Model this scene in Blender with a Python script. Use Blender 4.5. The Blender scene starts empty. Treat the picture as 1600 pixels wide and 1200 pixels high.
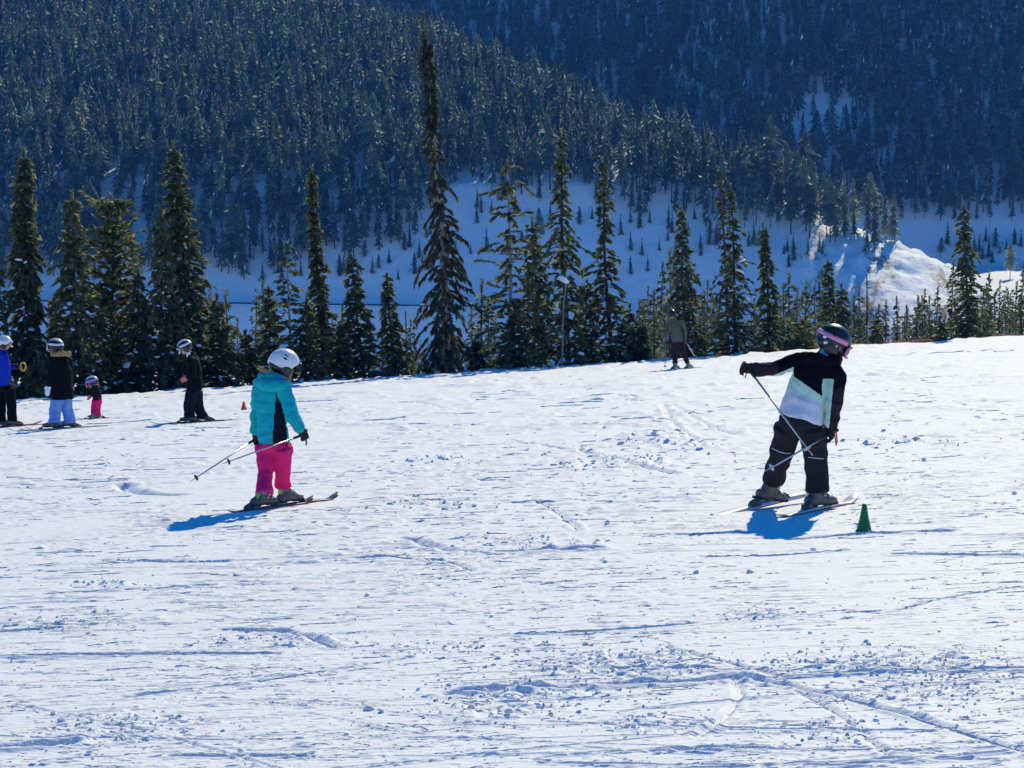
import bpy, bmesh, math, random
import numpy as np
from mathutils import Vector, Matrix, Quaternion
R = math.radians
scene = bpy.context.scene
COL = scene.collection

# ------------------------------------------------------------------ camera, sky, sun, exposure
CAM_H = 1.65
F_PX, W_PX, H_PX = 3200.0, 1600.0, 1200.0          # focal length in photo pixels
HORIZON = 300.0                                     # photo row of the true horizon
PITCH = math.atan((H_PX / 2 - HORIZON) / F_PX)
cam_d = bpy.data.cameras.new('camera')
cam = bpy.data.objects.new('camera', cam_d)
COL.objects.link(cam)
cam_d.sensor_width = 36.0
cam_d.lens = 36.0 * F_PX / W_PX
cam_d.clip_start = 0.1
cam_d.clip_end = 6000.0
cam.location = (0, 0, CAM_H)
cam.rotation_euler = (math.pi / 2 - PITCH, 0, 0)
scene.camera = cam

SUN_EL, SUN_AZ = R(33.5), R(19)                      # azimuth measured from +Y towards +X
world = bpy.data.worlds.new('World')
scene.world = world
world.use_nodes = True
wn = world.node_tree
bg = wn.nodes['Background']
sky = wn.nodes.new('ShaderNodeTexSky')
sky.sky_type = 'NISHITA'
sky.sun_disc = False
sky.sun_elevation = SUN_EL
sky.sun_rotation = SUN_AZ
sky.altitude = 2600
sky.air_density = 1.0
sky.dust_density = 0.0
sky.ozone_density = 8.0
hsv = wn.nodes.new('ShaderNodeHueSaturation')          # deep blue of a dry high-altitude sky, the same all over
hsv.inputs['Saturation'].default_value = 1.22
wn.links.new(sky.outputs[0], hsv.inputs['Color'])
wn.links.new(hsv.outputs[0], bg.inputs[0])
bg.inputs[1].default_value = 0.15
SUN_DIR = Vector((math.sin(SUN_AZ) * math.cos(SUN_EL), math.cos(SUN_AZ) * math.cos(SUN_EL), math.sin(SUN_EL)))
sun_d = bpy.data.lights.new('sun', 'SUN')
sun_d.energy = 3.9
sun_d.angle = R(0.5)
sun_d.color = (1.0, 0.90, 0.58)
sun = bpy.data.objects.new('sun', sun_d)
COL.objects.link(sun)
sun.rotation_euler = SUN_DIR.to_track_quat('Z', 'Y').to_euler()
sun.location = (40, 100, 120)
vs = scene.view_settings
vs.view_transform = 'Standard'
vs.look = 'None'
vs.gamma = 1.0
vs.use_curve_mapping = False
vs.exposure = 0.22
scene.render.engine = 'CYCLES'
scene.cycles.use_denoising = True
scene.cycles.max_bounces = 6
scene.cycles.transparent_max_bounces = 8
scene.cycles.volume_bounces = 0
HAZE_DENSITY = 0.00017

# ------------------------------------------------------------------ small helpers
rng = np.random.default_rng(7)
random.seed(7)
_T = np.random.default_rng(11).random(65536)

def _h2(i, j, s): return _T[((i * 7349 + j * 19937 + s * 911) ^ (i * 131 + j * 5717)) & 65535]
def vn2(x, y, s=0):
    xi = np.floor(x).astype(np.int64); yi = np.floor(y).astype(np.int64)
    fx = x - xi; fy = y - yi
    fx = fx * fx * (3 - 2 * fx); fy = fy * fy * (3 - 2 * fy)
    a = _h2(xi, yi, s); b = _h2(xi + 1, yi, s); c = _h2(xi, yi + 1, s); d = _h2(xi + 1, yi + 1, s)
    return (a * (1 - fx) + b * fx) * (1 - fy) + (c * (1 - fx) + d * fx) * fy
def fbm2(x, y, o=4, s=0):
    r = 0; a = 0.5
    for k in range(o):
        r = r + a * (vn2(x, y, s + k) - 0.5) * 2; x = x * 2.03 + 11.3; y = y * 2.03 + 5.7; a *= 0.5
    return r
def _h3(i, j, k, s): return _T[((i * 7349 + j * 19937 + k * 4231 + s * 911) ^ (i * 131 + j * 5717 + k * 877)) & 65535]
def vn3(p, s=0):
    q = np.floor(p).astype(np.int64); f = p - q; f = f * f * (3 - 2 * f)
    r = 0
    for dx in (0, 1):
        for dy in (0, 1):
            for dz in (0, 1):
                w = (f[:, 0] if dx else 1 - f[:, 0]) * (f[:, 1] if dy else 1 - f[:, 1]) * (f[:, 2] if dz else 1 - f[:, 2])
                r = r + w * _h3(q[:, 0] + dx, q[:, 1] + dy, q[:, 2] + dz, s)
    return (r - 0.5) * 2
def sstep(a, b, x):
    t = np.clip((x - a) / (b - a), 0, 1)
    return t * t * (3 - 2 * t)

CP, SP = math.cos(PITCH), math.sin(PITCH)
def ray(px, py):
    a = (px - W_PX / 2) / F_PX; b = (H_PX / 2 - py) / F_PX
    return Vector((a, CP + b * SP, -SP + b * CP))      # right, forward, up
def at(px, py, Y):
    """World point on the sight line of a photo pixel at depth Y."""
    d = ray(px, py); k = Y / d.y
    return Vector((d.x * k, Y, CAM_H + d.z * k))
def project(x, y, z):
    zz = z - CAM_H
    f = y * CP - zz * SP; u = y * SP + zz * CP
    return W_PX / 2 + F_PX * x / f, H_PX / 2 - F_PX * u / f
def ppm(Y): return F_PX / Y

def mesh_np(name, V, faces, mats, mat_idx=None, smooth=False):
    """faces: int array (n,3) or (n,4)"""
    me = bpy.data.meshes.new(name)
    V = np.asarray(V, dtype=np.float32); F = np.asarray(faces, dtype=np.int32)
    n, k = F.shape
    me.vertices.add(len(V)); me.vertices.foreach_set('co', V.ravel())
    me.loops.add(n * k); me.loops.foreach_set('vertex_index', F.ravel())
    me.polygons.add(n); me.polygons.foreach_set('loop_start', np.arange(n, dtype=np.int32) * k)
    if mat_idx is not None: me.polygons.foreach_set('material_index', np.asarray(mat_idx, dtype=np.int32))
    if smooth: me.polygons.foreach_set('use_smooth', np.ones(n, dtype=bool))
    for m in (mats if isinstance(mats, (list, tuple)) else [mats]): me.materials.append(m)
    me.update(calc_edges=True)
    return me
def link(name, me, parent=None, loc=None):
    o = bpy.data.objects.new(name, me)
    COL.objects.link(o)
    if parent is not None: o.parent = parent
    if loc is not None: o.location = loc
    return o
def tag(o, label=None, cat=None, group=None, kind=None):
    if label: o['label'] = label
    if cat: o['category'] = cat
    if group: o['group'] = group
    if kind: o['kind'] = kind
    return o
def empty(name, loc, label, cat, group=None):
    o = bpy.data.objects.new(name, None)
    COL.objects.link(o); o.location = loc; o.empty_display_size = 0.2
    return tag(o, label, cat, group)

# ------------------------------------------------------------------ materials
MATS = {}
def mat(name, col, rough=0.6, metal=0.0, bump=None, var=None, spec=0.4, sheen=0.0):
    if name in MATS: return MATS[name]
    m = bpy.data.materials.new(name); m.use_nodes = True
    nt = m.node_tree; p = nt.nodes['Principled BSDF']
    p.inputs['Base Color'].default_value = (*col, 1)
    p.inputs['Roughness'].default_value = rough
    p.inputs['Metallic'].default_value = metal
    p.inputs['Specular IOR Level'].default_value = spec
    if sheen: p.inputs['Sheen Weight'].default_value = sheen
    tc = nt.nodes.new('ShaderNodeTexCoord')
    if var:
        sc, amt = var
        nz = nt.nodes.new('ShaderNodeTexNoise'); nz.inputs['Scale'].default_value = sc; nz.inputs['Detail'].default_value = 4
        nt.links.new(tc.outputs['Object'], nz.inputs['Vector'])
        mr = nt.nodes.new('ShaderNodeMapRange'); mr.inputs[1].default_value = 0.3; mr.inputs[2].default_value = 0.7
        mr.inputs[3].default_value = 1 - amt; mr.inputs[4].default_value = 1 + amt
        nt.links.new(nz.outputs['Fac'], mr.inputs[0])
        hs = nt.nodes.new('ShaderNodeHueSaturation'); hs.inputs['Color'].default_value = (*col, 1)
        nt.links.new(mr.outputs[0], hs.inputs['Value']); nt.links.new(hs.outputs[0], p.inputs['Base Color'])
    if bump:
        sc, st, di = bump
        nz = nt.nodes.new('ShaderNodeTexNoise'); nz.inputs['Scale'].default_value = sc; nz.inputs['Detail'].default_value = 5
        nt.links.new(tc.outputs['Object'], nz.inputs['Vector'])
        b = nt.nodes.new('ShaderNodeBump'); b.inputs['Strength'].default_value = st; b.inputs['Distance'].default_value = di
        nt.links.new(nz.outputs['Fac'], b.inputs['Height']); nt.links.new(b.outputs[0], p.inputs['Normal'])
    MATS[name] = m
    return m

def foliage_mat(name, col, trans, hue_var=0.02, val_var=0.35, tr_fac=0.3, scale=1.6, tree_var=0.1):
    m = bpy.data.materials.new(name); m.use_nodes = True
    nt = m.node_tree; nt.nodes.remove(nt.nodes['Principled BSDF'])
    out = nt.nodes['Material Output']
    tc = nt.nodes.new('ShaderNodeTexCoord'); oi = nt.nodes.new('ShaderNodeObjectInfo')
    nz = nt.nodes.new('ShaderNodeTexNoise'); nz.inputs['Scale'].default_value = scale; nz.inputs['Detail'].default_value = 3
    nt.links.new(tc.outputs['Object'], nz.inputs['Vector'])
    mr = nt.nodes.new('ShaderNodeMapRange'); mr.inputs[1].default_value = 0.3; mr.inputs[2].default_value = 0.7
    mr.inputs[3].default_value = 1 - val_var; mr.inputs[4].default_value = 1 + val_var
    nt.links.new(nz.outputs['Fac'], mr.inputs[0])
    mr2 = nt.nodes.new('ShaderNodeMapRange'); mr2.inputs[3].default_value = 0.5 - hue_var; mr2.inputs[4].default_value = 0.5 + hue_var
    nt.links.new(oi.outputs['Random'], mr2.inputs[0])
    geo = nt.nodes.new('ShaderNodeNewGeometry')
    mr3 = nt.nodes.new('ShaderNodeMapRange'); mr3.inputs[3].default_value = 0.6; mr3.inputs[4].default_value = 1.4
    nt.links.new(geo.outputs['Random Per Island'], mr3.inputs[0])
    mr4 = nt.nodes.new('ShaderNodeMapRange'); mr4.inputs[3].default_value = 1 - tree_var; mr4.inputs[4].default_value = 1 + tree_var
    wn_ = nt.nodes.new('ShaderNodeTexWhiteNoise'); wn_.noise_dimensions = '1D'; nt.links.new(oi.outputs['Random'], wn_.inputs['W']); nt.links.new(wn_.outputs['Value'], mr4.inputs[0])
    mul0 = nt.nodes.new('ShaderNodeMath'); mul0.operation = 'MULTIPLY'
    nt.links.new(mr.outputs[0], mul0.inputs[0]); nt.links.new(mr4.outputs[0], mul0.inputs[1])
    mul = nt.nodes.new('ShaderNodeMath'); mul.operation = 'MULTIPLY'
    nt.links.new(mul0.outputs[0], mul.inputs[0]); nt.links.new(mr3.outputs[0], mul.inputs[1])
    hs = []
    for c in (col, trans):
        h = nt.nodes.new('ShaderNodeHueSaturation'); h.inputs['Color'].default_value = (*c, 1)
        nt.links.new(mr2.outputs[0], h.inputs['Hue']); nt.links.new(mul.outputs[0], h.inputs['Value']); hs.append(h)
    d = nt.nodes.new('ShaderNodeBsdfDiffuse'); t = nt.nodes.new('ShaderNodeBsdfTranslucent')
    nt.links.new(hs[0].outputs[0], d.inputs[0]); nt.links.new(hs[1].outputs[0], t.inputs[0])
    mx = nt.nodes.new('ShaderNodeMixShader'); mx.inputs[0].default_value = tr_fac
    nt.links.new(d.outputs[0], mx.inputs[1]); nt.links.new(t.outputs[0], mx.inputs[2])
    nt.links.new(mx.outputs[0], out.inputs['Surface'])
    return m

def snow_mat(name, bumps, col=(0.87, 0.88, 0.90), ground=None):
    m = bpy.data.materials.new(name); m.use_nodes = True
    nt = m.node_tree; p = nt.nodes['Principled BSDF']
    p.inputs['Base Color'].default_value = (*col, 1)
    p.inputs['Roughness'].default_value = 0.7
    p.inputs['Specular IOR Level'].default_value = 0.1
    tc = nt.nodes.new('ShaderNodeTexCoord')
    prev = None
    for sc, st, di, stretch, rot in bumps:
        mp = nt.nodes.new('ShaderNodeMapping'); mp.inputs['Scale'].default_value = (stretch, 1, 1); mp.inputs['Rotation'].default_value = (0, 0, rot)
        nt.links.new(tc.outputs['Object'], mp.inputs['Vector'])
        nz = nt.nodes.new('ShaderNodeTexNoise'); nz.inputs['Scale'].default_value = sc; nz.inputs['Detail'].default_value = 3
        nt.links.new(mp.outputs[0], nz.inputs['Vector'])
        b = nt.nodes.new('ShaderNodeBump'); b.inputs['Strength'].default_value = st; b.inputs['Distance'].default_value = di
        nt.links.new(nz.outputs['Fac'], b.inputs['Height'])
        if prev: nt.links.new(prev.outputs[0], b.inputs['Normal'])
        prev = b
    if prev: nt.links.new(prev.outputs[0], p.inputs['Normal'])
    if ground:       # bare earth and dry grass showing through, painted by a per-vertex mask of where the bank is bare
        at_ = nt.nodes.new('ShaderNodeAttribute'); at_.attribute_name = 'bare'
        nz = nt.nodes.new('ShaderNodeTexNoise'); nz.inputs['Scale'].default_value = 0.35; nz.inputs['Detail'].default_value = 8; nz.inputs['Roughness'].default_value = 0.7
        mp = nt.nodes.new('ShaderNodeMapping'); mp.inputs['Scale'].default_value = (1.6, 0.5, 0.5); mp.inputs['Rotation'].default_value = (0, 0, 0.3)
        nt.links.new(tc.outputs['Object'], mp.inputs['Vector']); nt.links.new(mp.outputs[0], nz.inputs['Vector'])
        ad = nt.nodes.new('ShaderNodeMath'); ad.operation = 'ADD'
        nt.links.new(nz.outputs['Fac'], ad.inputs[0]); nt.links.new(at_.outputs['Fac'], ad.inputs[1])
        rp = nt.nodes.new('ShaderNodeMapRange'); rp.inputs[1].default_value = 0.98; rp.inputs[2].default_value = 1.12
        nt.links.new(ad.outputs[0], rp.inputs[0])
        mx = nt.nodes.new('ShaderNodeMix'); mx.data_type = 'RGBA'
        mx.inputs[6].default_value = (*col, 1); mx.inputs[7].default_value = (*ground, 1)
        nt.links.new(rp.outputs[0], mx.inputs[0]); nt.links.new(mx.outputs[2], p.inputs['Base Color'])
    MATS[name] = m
    return m

SNOW = snow_mat('trodden_snow', [(11.0, 0.4, 0.016, 0.45, -0.10), (30.0, 0.6, 0.010, 0.5, 0.15), (75.0, 0.6, 0.005, 0.7, 0.0)])
SNOW_FAR = snow_mat('hillside_snow', [(0.12, 0.4, 1.5, 1, 0), (0.5, 0.4, 0.6, 1, 0)], ground=(0.22, 0.17, 0.11))
SNOW_LUMP = snow_mat('snow_lump', [(18.0, 0.5, 0.02, 1, 0)])
BARK = mat('bark', (0.10, 0.078, 0.062), 0.9, bump=(14, 0.6, 0.02), var=(5, 0.35), spec=0.1)
BARK_PALE = mat('weathered_bark', (0.27, 0.23, 0.20), 0.9, bump=(14, 0.6, 0.02), var=(4, 0.35), spec=0.1)
BARK_DARK = mat('dark_bark', (0.05, 0.04, 0.035), 0.9, var=(5, 0.3), spec=0.1)
F_GREEN = foliage_mat('fir_needles', (0.088, 0.100, 0.062), (0.25, 0.275, 0.13), tr_fac=0.44)
F_OLIVE = foliage_mat('olive_needles', (0.106, 0.116, 0.070), (0.31, 0.34, 0.155), tr_fac=0.46)
F_DARK = foliage_mat('dark_needles', (0.072, 0.080, 0.055), (0.24, 0.26, 0.12), tr_fac=0.42)
F_DEAD = foliage_mat('lichen_hung_needles', (0.072, 0.078, 0.056), (0.18, 0.18, 0.10), tr_fac=0.32)
F_FAR = foliage_mat('distant_needles', (0.092, 0.115, 0.085), (0.33, 0.40, 0.27), hue_var=0.03, val_var=0.25, tr_fac=0.45, scale=0.25, tree_var=0.35)

# ------------------------------------------------------------------ terrain shape
SL_A, SL_B = 0.04, 0.0625                            # cross fall and fall line of the piste
EDGE_K, EDGE_0 = 0.9, 68.1                           # where the piste rolls over, y = EDGE_0 + EDGE_K * x
def plane_z(x, y): return SL_A * x - SL_B * y
def past_edge(x, y): return (y - EDGE_0 - EDGE_K * x) / math.sqrt(1 + EDGE_K ** 2)
def near_z(x, y):
    d = past_edge(x, y) - 0.5 * (fbm2(np.asarray(x) / 6.0, np.asarray(y) / 6.0, 2, 40))
    dd = np.maximum(d, 0)
    k = 0.22; r = 10.0; d1 = k * r
    drop = np.where(dd < d1, dd * dd / (2 * r), d1 * d1 / (2 * r) + k * (dd - d1))
    # a low bank of pushed snow along the brink at the high end
    bank = 0.16 * np.exp(-((d + 1.6) / 1.3) ** 2) * sstep(4, 14, np.asarray(x)) * (0.7 + 0.6 * vn2(np.asarray(x) * 0.8, np.asarray(y) * 0.8, 3))
    return plane_z(x, y) - drop + bank
def near1(x, y): return float(near_z(np.array([x]), np.array([y]))[0])

CX = np.array([-420, -254, -115, -25.4, 43, 82, 118, 130, 146, 175, 260, 420], float)
CZ = np.array([135, 116, 88, 55, 18, 3, -13, -17, -27, -46, -60, -60], float)
def far_parts(x, y):
    x = np.asarray(x, float); y = np.asarray(y, float)
    und = 5.0 * fbm2(x / 60.0, y / 60.0, 3, 21)
    # near mountain: a spur whose crest falls from left to right
    s_low, s_up, z_k = 0.78, 0.30, 5.0
    y_k = 600 + (z_k + 31.2) / s_low
    nose = sstep(58, 112, x)                                   # the end of the spur lies flatter
    crest = np.interp(x, CX, CZ) + 2.0 * fbm2(x / 25.0, y / 25.0, 2, 5)
    face = -31.2 + s_low * (np.minimum(y, y_k) - 600) + s_up * np.maximum(y - y_k, 0) + und * sstep(600, 640, y)
    yc = 600 + (np.minimum(crest, z_k) + 31.2) / s_low + np.maximum(crest - z_k, 0) / s_up
    nose_face = crest - 0.36 * (yc - y) - 0.5
    face = face * (1 - nose) + nose_face * nose
    back = crest - 0.5 * np.maximum(y - yc, 0)
    k = 4.0
    h1 = -k * np.log(np.exp(-np.clip(face, -150, 300) / k) + np.exp(-np.clip(back, -150, 300) / k))
    rough = sstep(75, 95, x) * (1 - sstep(150, 170, x)) * sstep(-40, -30, h1)
    h1 = h1 + rough * (3.4 * np.abs(fbm2(x / 6.0, y / 14.0, 3, 31)) + 1.3 * fbm2(x / 3.0, y / 6.0, 3, 33))
    # far mountain
    toe = 826 + 0.9 * np.maximum(0, 100 - x)
    f2 = -28 + 0.75 * np.minimum(y - toe, 32) + 0.84 * np.maximum(y - toe - 32, 0) + 0.25 * und
    c2 = 112 + 0.05 * (200 - x) + 8 * fbm2(x / 90.0, y / 90.0, 2, 77) - 0.35 * np.maximum(y - toe - 234, 0)
    h2 = -k * np.log(np.exp(-np.clip(f2, -250, 300) / k) + np.exp(-np.clip(c2, -250, 300) / k))
    # valley floor, higher at the right where the road runs
    v = -47 + 19 * sstep(95, 170, x - 0.12 * (y - 640)) * sstep(520, 640, y)
    return h1, h2, v
def far_z(x, y):
    h1, h2, v = far_parts(x, y)
    n = near_z(x, y)
    return np.maximum(np.maximum(h1, h2), np.maximum(v, np.where(y < 330, n, -99)))
def far1(x, y): return float(far_z(np.array([float(x)]), np.array([float(y)]))[0])
def hit_far(px, py, y0=545.0, y1=1450.0):
    """First terrain point on the sight line of a photo pixel beyond y0."""
    ys = np.arange(y0, y1, 1.0)
    d = ray(px, py)
    xs = d.x / d.y * ys; zs = CAM_H + d.z / d.y * ys
    g = far_z(xs, ys)
    i = np.argmax(g >= zs)
    if g[i] < zs[i]: return None
    return Vector((xs[i], ys[i], g[i]))
def place(px, py):
    """Point of the piste under a photo pixel."""
    d = ray(px, py)
    k = CAM_H / (SL_A * d.x - SL_B * d.y - d.z)
    p = d * k
    return Vector((p.x, p.y, plane_z(p.x, p.y)))

# ------------------------------------------------------------------ the piste
def seg_dist(X, Y, pts):
    best = np.full(X.shape, 9e9)
    for (ax, ay), (bx, by) in zip(pts[:-1], pts[1:]):
        dx, dy = bx - ax, by - ay; L = dx * dx + dy * dy + 1e-9
        t = np.clip(((X - ax) * dx + (Y - ay) * dy) / L, 0, 1)
        best = np.minimum(best, np.hypot(X - ax - t * dx, Y - ay - t * dy))
    return best
def smooth_px(pts, n=10):
    """Catmull-Rom through photo pixels, then down to the piste."""
    P = [np.array(p, float) for p in pts]; P = [2 * P[0] - P[1]] + P + [2 * P[-1] - P[-2]]
    out = []
    for i in range(1, len(P) - 2):
        for t in np.linspace(0, 1, n, endpoint=False):
            out.append(0.5 * (2 * P[i] + (P[i + 1] - P[i - 1]) * t + (2 * P[i - 1] - 5 * P[i] + 4 * P[i + 1] - P[i + 2]) * t ** 2 + (3 * P[i] - P[i - 1] - 3 * P[i + 1] + P[i + 2]) * t ** 3))
    out.append(P[-2])
    w = [place(*p) for p in out]
    return [(p.x, p.y) for p in w]
TRACKS = [  # photo pixels, half width (m), depth (m), berm (m)
    ([(195, 1092), (420, 1062), (640, 1026)], 0.018, 0.0165, 0.0121),
    ([(0, 1028), (220, 1022), (430, 1019)], 0.024, 0.0193, 0.0193),
    ([(0, 988), (110, 982), (235, 967)], 0.030, 0.0165, 0.0275),
    ([(345, 983), (440, 988), (490, 998), (525, 1010)], 0.030, 0.0220, 0.0275),
    ([(700, 1082), (860, 1074), (1040, 1066), (1160, 1058)], 0.036, 0.0275, 0.0303),
    ([(1160, 1058), (1300, 1085), (1450, 1125), (1600, 1172)], 0.022, 0.0160, 0.0160),
    ([(1160, 1062), (1330, 1052), (1600, 1044)], 0.018, 0.0165, 0.0165),
    ([(1150, 1060), (1155, 1085), (1130, 1120), (1090, 1150)], 0.018, 0.0165, 0.0138),
    ([(1250, 1080), (1320, 1120), (1390, 1180)], 0.018, 0.0138, 0.0110),
    ([(1040, 1010), (1160, 1040), (1220, 1056)], 0.018, 0.0138, 0.0110),
    ([(800, 690), (900, 704), (1000, 728), (1055, 740)], 0.030, 0.0220, 0.0220),
    ([(715, 668), (780, 662), (832, 655)], 0.042, 0.0275, 0.0330),
    ([(1035, 632), (1055, 665), (1100, 700)], 0.030, 0.0165, 0.0275),
    ([(1055, 635), (1100, 662), (1150, 680)], 0.030, 0.0165, 0.0275),
    ([(192, 757), (200, 765), (228, 771), (282, 774)], 0.050, 0.0450, 0.0200),
    ([(0, 1172), (60, 1168), (110, 1164)], 0.030, 0.0165, 0.0330),
    ([(270, 1182), (400, 1182), (480, 1180)], 0.018, 0.0165, 0.0110),
    ([(640, 845), (720, 862), (830, 862), (935, 860)], 0.030, 0.0220, 0.0275),
    ([(1060, 836), (1130, 834), (1200, 833)], 0.024, 0.0220, 0.0110),
    ([(1240, 842), (1350, 834), (1480, 830)], 0.030, 0.0220, 0.0165),
    ([(1100, 870), (1200, 868), (1320, 860)], 0.018, 0.0165, 0.0110),
    ([(1400, 866), (1500, 866), (1600, 868)], 0.024, 0.0165, 0.0165),
    ([(160, 876), (250, 878), (350, 878)], 0.018, 0.0165, 0.0110),
    ([(70, 927), (200, 921), (330, 915)], 0.018, 0.0165, 0.0110),
    ([(520, 878), (600, 872), (700, 880), (740, 892)], 0.018, 0.0110, 0.0110),
    ([(520, 640), (640, 628), (700, 640)], 0.036, 0.0165, 0.0220),
    ([(1060, 1170), (1130, 1168), (1190, 1168)], 0.018, 0.0165, 0.0165),
    ([(800, 990), (950, 984), (1090, 972)], 0.018, 0.0165, 0.0110),
    ([(1390, 955), (1500, 930), (1600, 915)], 0.018, 0.0165, 0.0110),
    ([(1330, 560), (1470, 552), (1600, 548)], 0.054, 0.0330, 0.0330),
    ([(1300, 585), (1450, 590), (1600, 580)], 0.048, 0.0275, 0.0275),
    ([(600, 760), (590, 830), (600, 880)], 0.072, -0.0044, 0.0000),
    ([(830, 780), (870, 800), (905, 830)], 0.018, 0.0110, 0.0110),
]
CRUD = [  # photo pixel centre and half size, strength
    (950, 1040, 170, 26, 1.0), (1390, 1034, 190, 22, 0.9), (780, 1105, 110, 26, 0.7), (1450, 1075, 140, 40, 0.55), (840, 1080, 150, 18, 0.8),
    (1020, 690, 90, 16, 0.9), (960, 725, 110, 14, 0.8), (690, 720, 60, 8, 0.7), (1190, 960, 60, 8, 0.9), (200, 1140, 120, 22, 0.6),
    (1000, 1130, 70, 16, 0.6), (420, 1000, 120, 12, 0.5), (100, 975, 110, 12, 0.6), (830, 850, 130, 10, 0.6), (1300, 1140, 60, 28, 0.6), (1380, 690, 80, 10, 0.4),
    (170, 912, 60, 6, 0.8), (700, 1010, 200, 12, 0.4), (640, 790, 90, 12, 0.4)]
FEET = [(430, 793, 0.8), (1199, 793, 0.6), (1277, 797, 0.7), (1064, 577, 0.9), (10, 667, 0.9), (97, 670, 0.9), (149, 655, 0.6), (307, 660, 0.8), (1350, 830, 0.25)]
GRID = {}
def piste_z(x, y):
    i = int(np.clip(np.searchsorted(-GRID['inv'], -1 / y), 0, len(GRID['inv']) - 1)); j = int(np.clip(np.searchsorted(GRID['us'], x / y), 0, len(GRID['us']) - 1))
    return float(GRID['Z'][i, j])
def build_piste():
    q0, q1 = 1 / 6.9, 1 / 112.0
    inv = np.concatenate([np.linspace(1 / 0.9, q0, 24, endpoint=False), np.linspace(q0, q1, 1500)])
    ys = 1 / inv
    us = np.concatenate([-np.geomspace(3.2, 0.285, 20, endpoint=False), np.linspace(-0.285, 0.285, 390), np.geomspace(0.285, 3.2, 21)[1:]])
    U, Y = np.meshgrid(us, ys); X = U * Y
    Z = near_z(X, Y)
    d = past_edge(X, Y)
    # natural roughness of a ski-worn surface: flat, with low sharp-edged clods and scrapes of many sizes
    m = 0.014 * fbm2(X / 2.5, Y / 2.5, 2, 1) + 0.002 * fbm2(X / 0.3, Y / 0.2, 2, 2)
    for k, (ang, lx, ly, amp, th, y0, y1) in enumerate([(0.05, 0.045, 0.030, 0.0036, 0.80, -9, 12), (-0.10, 0.09, 0.030, 0.0040, 0.80, -9, 17), (0.10, 0.18, 0.030, 0.0042, 0.83, -9, 26), (0.18, 0.11, 0.045, 0.010, 0.75, 12, 30), (-0.15, 0.5, 0.045, 0.010, 0.79, 11, 36),
                                                       (0.03, 0.22, 0.065, 0.015, 0.75, 16, 40), (-0.06, 0.26, 0.11, 0.021, 0.75, 22, 60), (0.08, 0.5, 0.20, 0.032, 0.75, 29, 200), (0.02, 0.7, 0.42, 0.05, 0.75, 40, 200)]):
        c, sn = math.cos(ang), math.sin(ang)
        a = (X * c + Y * sn) / lx; b = (-X * sn + Y * c) / ly
        n = vn2(a + 0.5 * vn2(a * 2.1, b * 2.1, 30 + k), b + 0.7 * vn2(a * 0.8, b * 0.3, 90 + k), 50 + k)
        gate = sstep(0.25, 0.60, vn2(X / 1.3 + 7 * k, Y / 1.6, 80 + k)) * sstep(y0 - 4, y0 + 3, Y) * (1 - 0.7 * sstep(y1, y1 * 1.5, Y))
        m = m + amp * sstep(th, th + 0.05, n) * gate * (0.55 + 0.9 * vn2(a * 3, b * 3, 95 + k))
        if k in (1, 2, 4): m = m - 0.5 * amp * sstep(th + 0.04, th + 0.08, vn2(a * 0.8 + 31.7, b + 7.1, 70 + k)) * gate
    # patches of churned, lumpy snow
    crud = np.zeros_like(X)
    PX, PY = project(X, Y, plane_z(X, Y))
    edge_n = 0.35 * fbm2(X / 0.35, Y / 0.35, 3, 17)
    for (cx, cy, rx, ry, st) in CRUD:
        r = np.hypot((PX - cx) / rx, (PY - cy) / ry) + edge_n
        crud = np.maximum(crud, st * sstep(1.15, 0.6, r))
    lsz = 1 + 1.6 * sstep(11, 26, Y)
    lump = 0.011 * lsz * sstep(0.52, 0.68, vn2(X / (0.055 * lsz), Y / (0.05 * lsz), 60)) + 0.006 * sstep(0.5, 0.7, vn2(X / 0.03, Y / 0.03, 61)) + 0.008 * fbm2(X / 0.25, Y / 0.25, 2, 62)
    m = m + crud * lump
    # single ski tracks
    for i, (pts, hw, dep, berm) in enumerate(TRACKS):
        w = smooth_px(pts)
        xs = [p[0] for p in w]; yv = [p[1] for p in w]
        msk = (X > min(xs) - 0.5) & (X < max(xs) + 0.5) & (Y > min(yv) - 0.6) & (Y < max(yv) + 0.6)
        if not msk.any(): continue
        if np.mean(yv) > 13: hw, dep, berm = hw * 1.5, dep * 1.9, berm * 1.5
        xx, yy = X[msk], Y[msk]
        r = seg_dist(xx + 0.015 * fbm2(xx / 0.2, yy / 0.2, 2, 100 + i), yy, w) / hw
        g = -0.8 * dep * np.exp(-r ** 2) + 0.6 * berm * np.exp(-((r - 2.0) / 0.8) ** 2) * (0.25 + 1.3 * vn2(xx / 0.12, yy / 0.12, 120 + i) * sstep(0.3, 0.7, vn2(xx / 0.5, yy / 0.5, 140 + i)))
        m[msk] += g
    for i in range(120):     # many thin old tracks, mostly across the fall line
        q_ = place(random.uniform(-30, 1630), 600 + 610 * random.random() ** 1.15); xx0, yy0 = q_.x, q_.y
        ang = random.gauss(0.06, 0.22) if random.random() < 0.8 else random.uniform(-1.2, 1.2)
        L = random.uniform(0.4, 2.2) * (0.5 + yy0 / 14); cv = random.gauss(0, 0.05)
        w = []
        for t in np.linspace(-0.5, 0.5, 9):
            a = ang + cv * t * L
            w.append((xx0 + t * L * math.cos(a), yy0 + t * L * math.sin(a) + cv * (t * L) ** 2))
        xs = [p[0] for p in w]; yv = [p[1] for p in w]
        msk = (X > min(xs) - 0.3) & (X < max(xs) + 0.3) & (Y > min(yv) - 0.3) & (Y < max(yv) + 0.3)
        if not msk.any(): continue
        xx, yy = X[msk], Y[msk]
        r = seg_dist(xx, yy, w) / random.uniform(0.006, 0.011) * (0.4 + yy0 / 14)
        dep = random.uniform(0.004, 0.010) * (0.4 + yy0 / 14)
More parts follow.
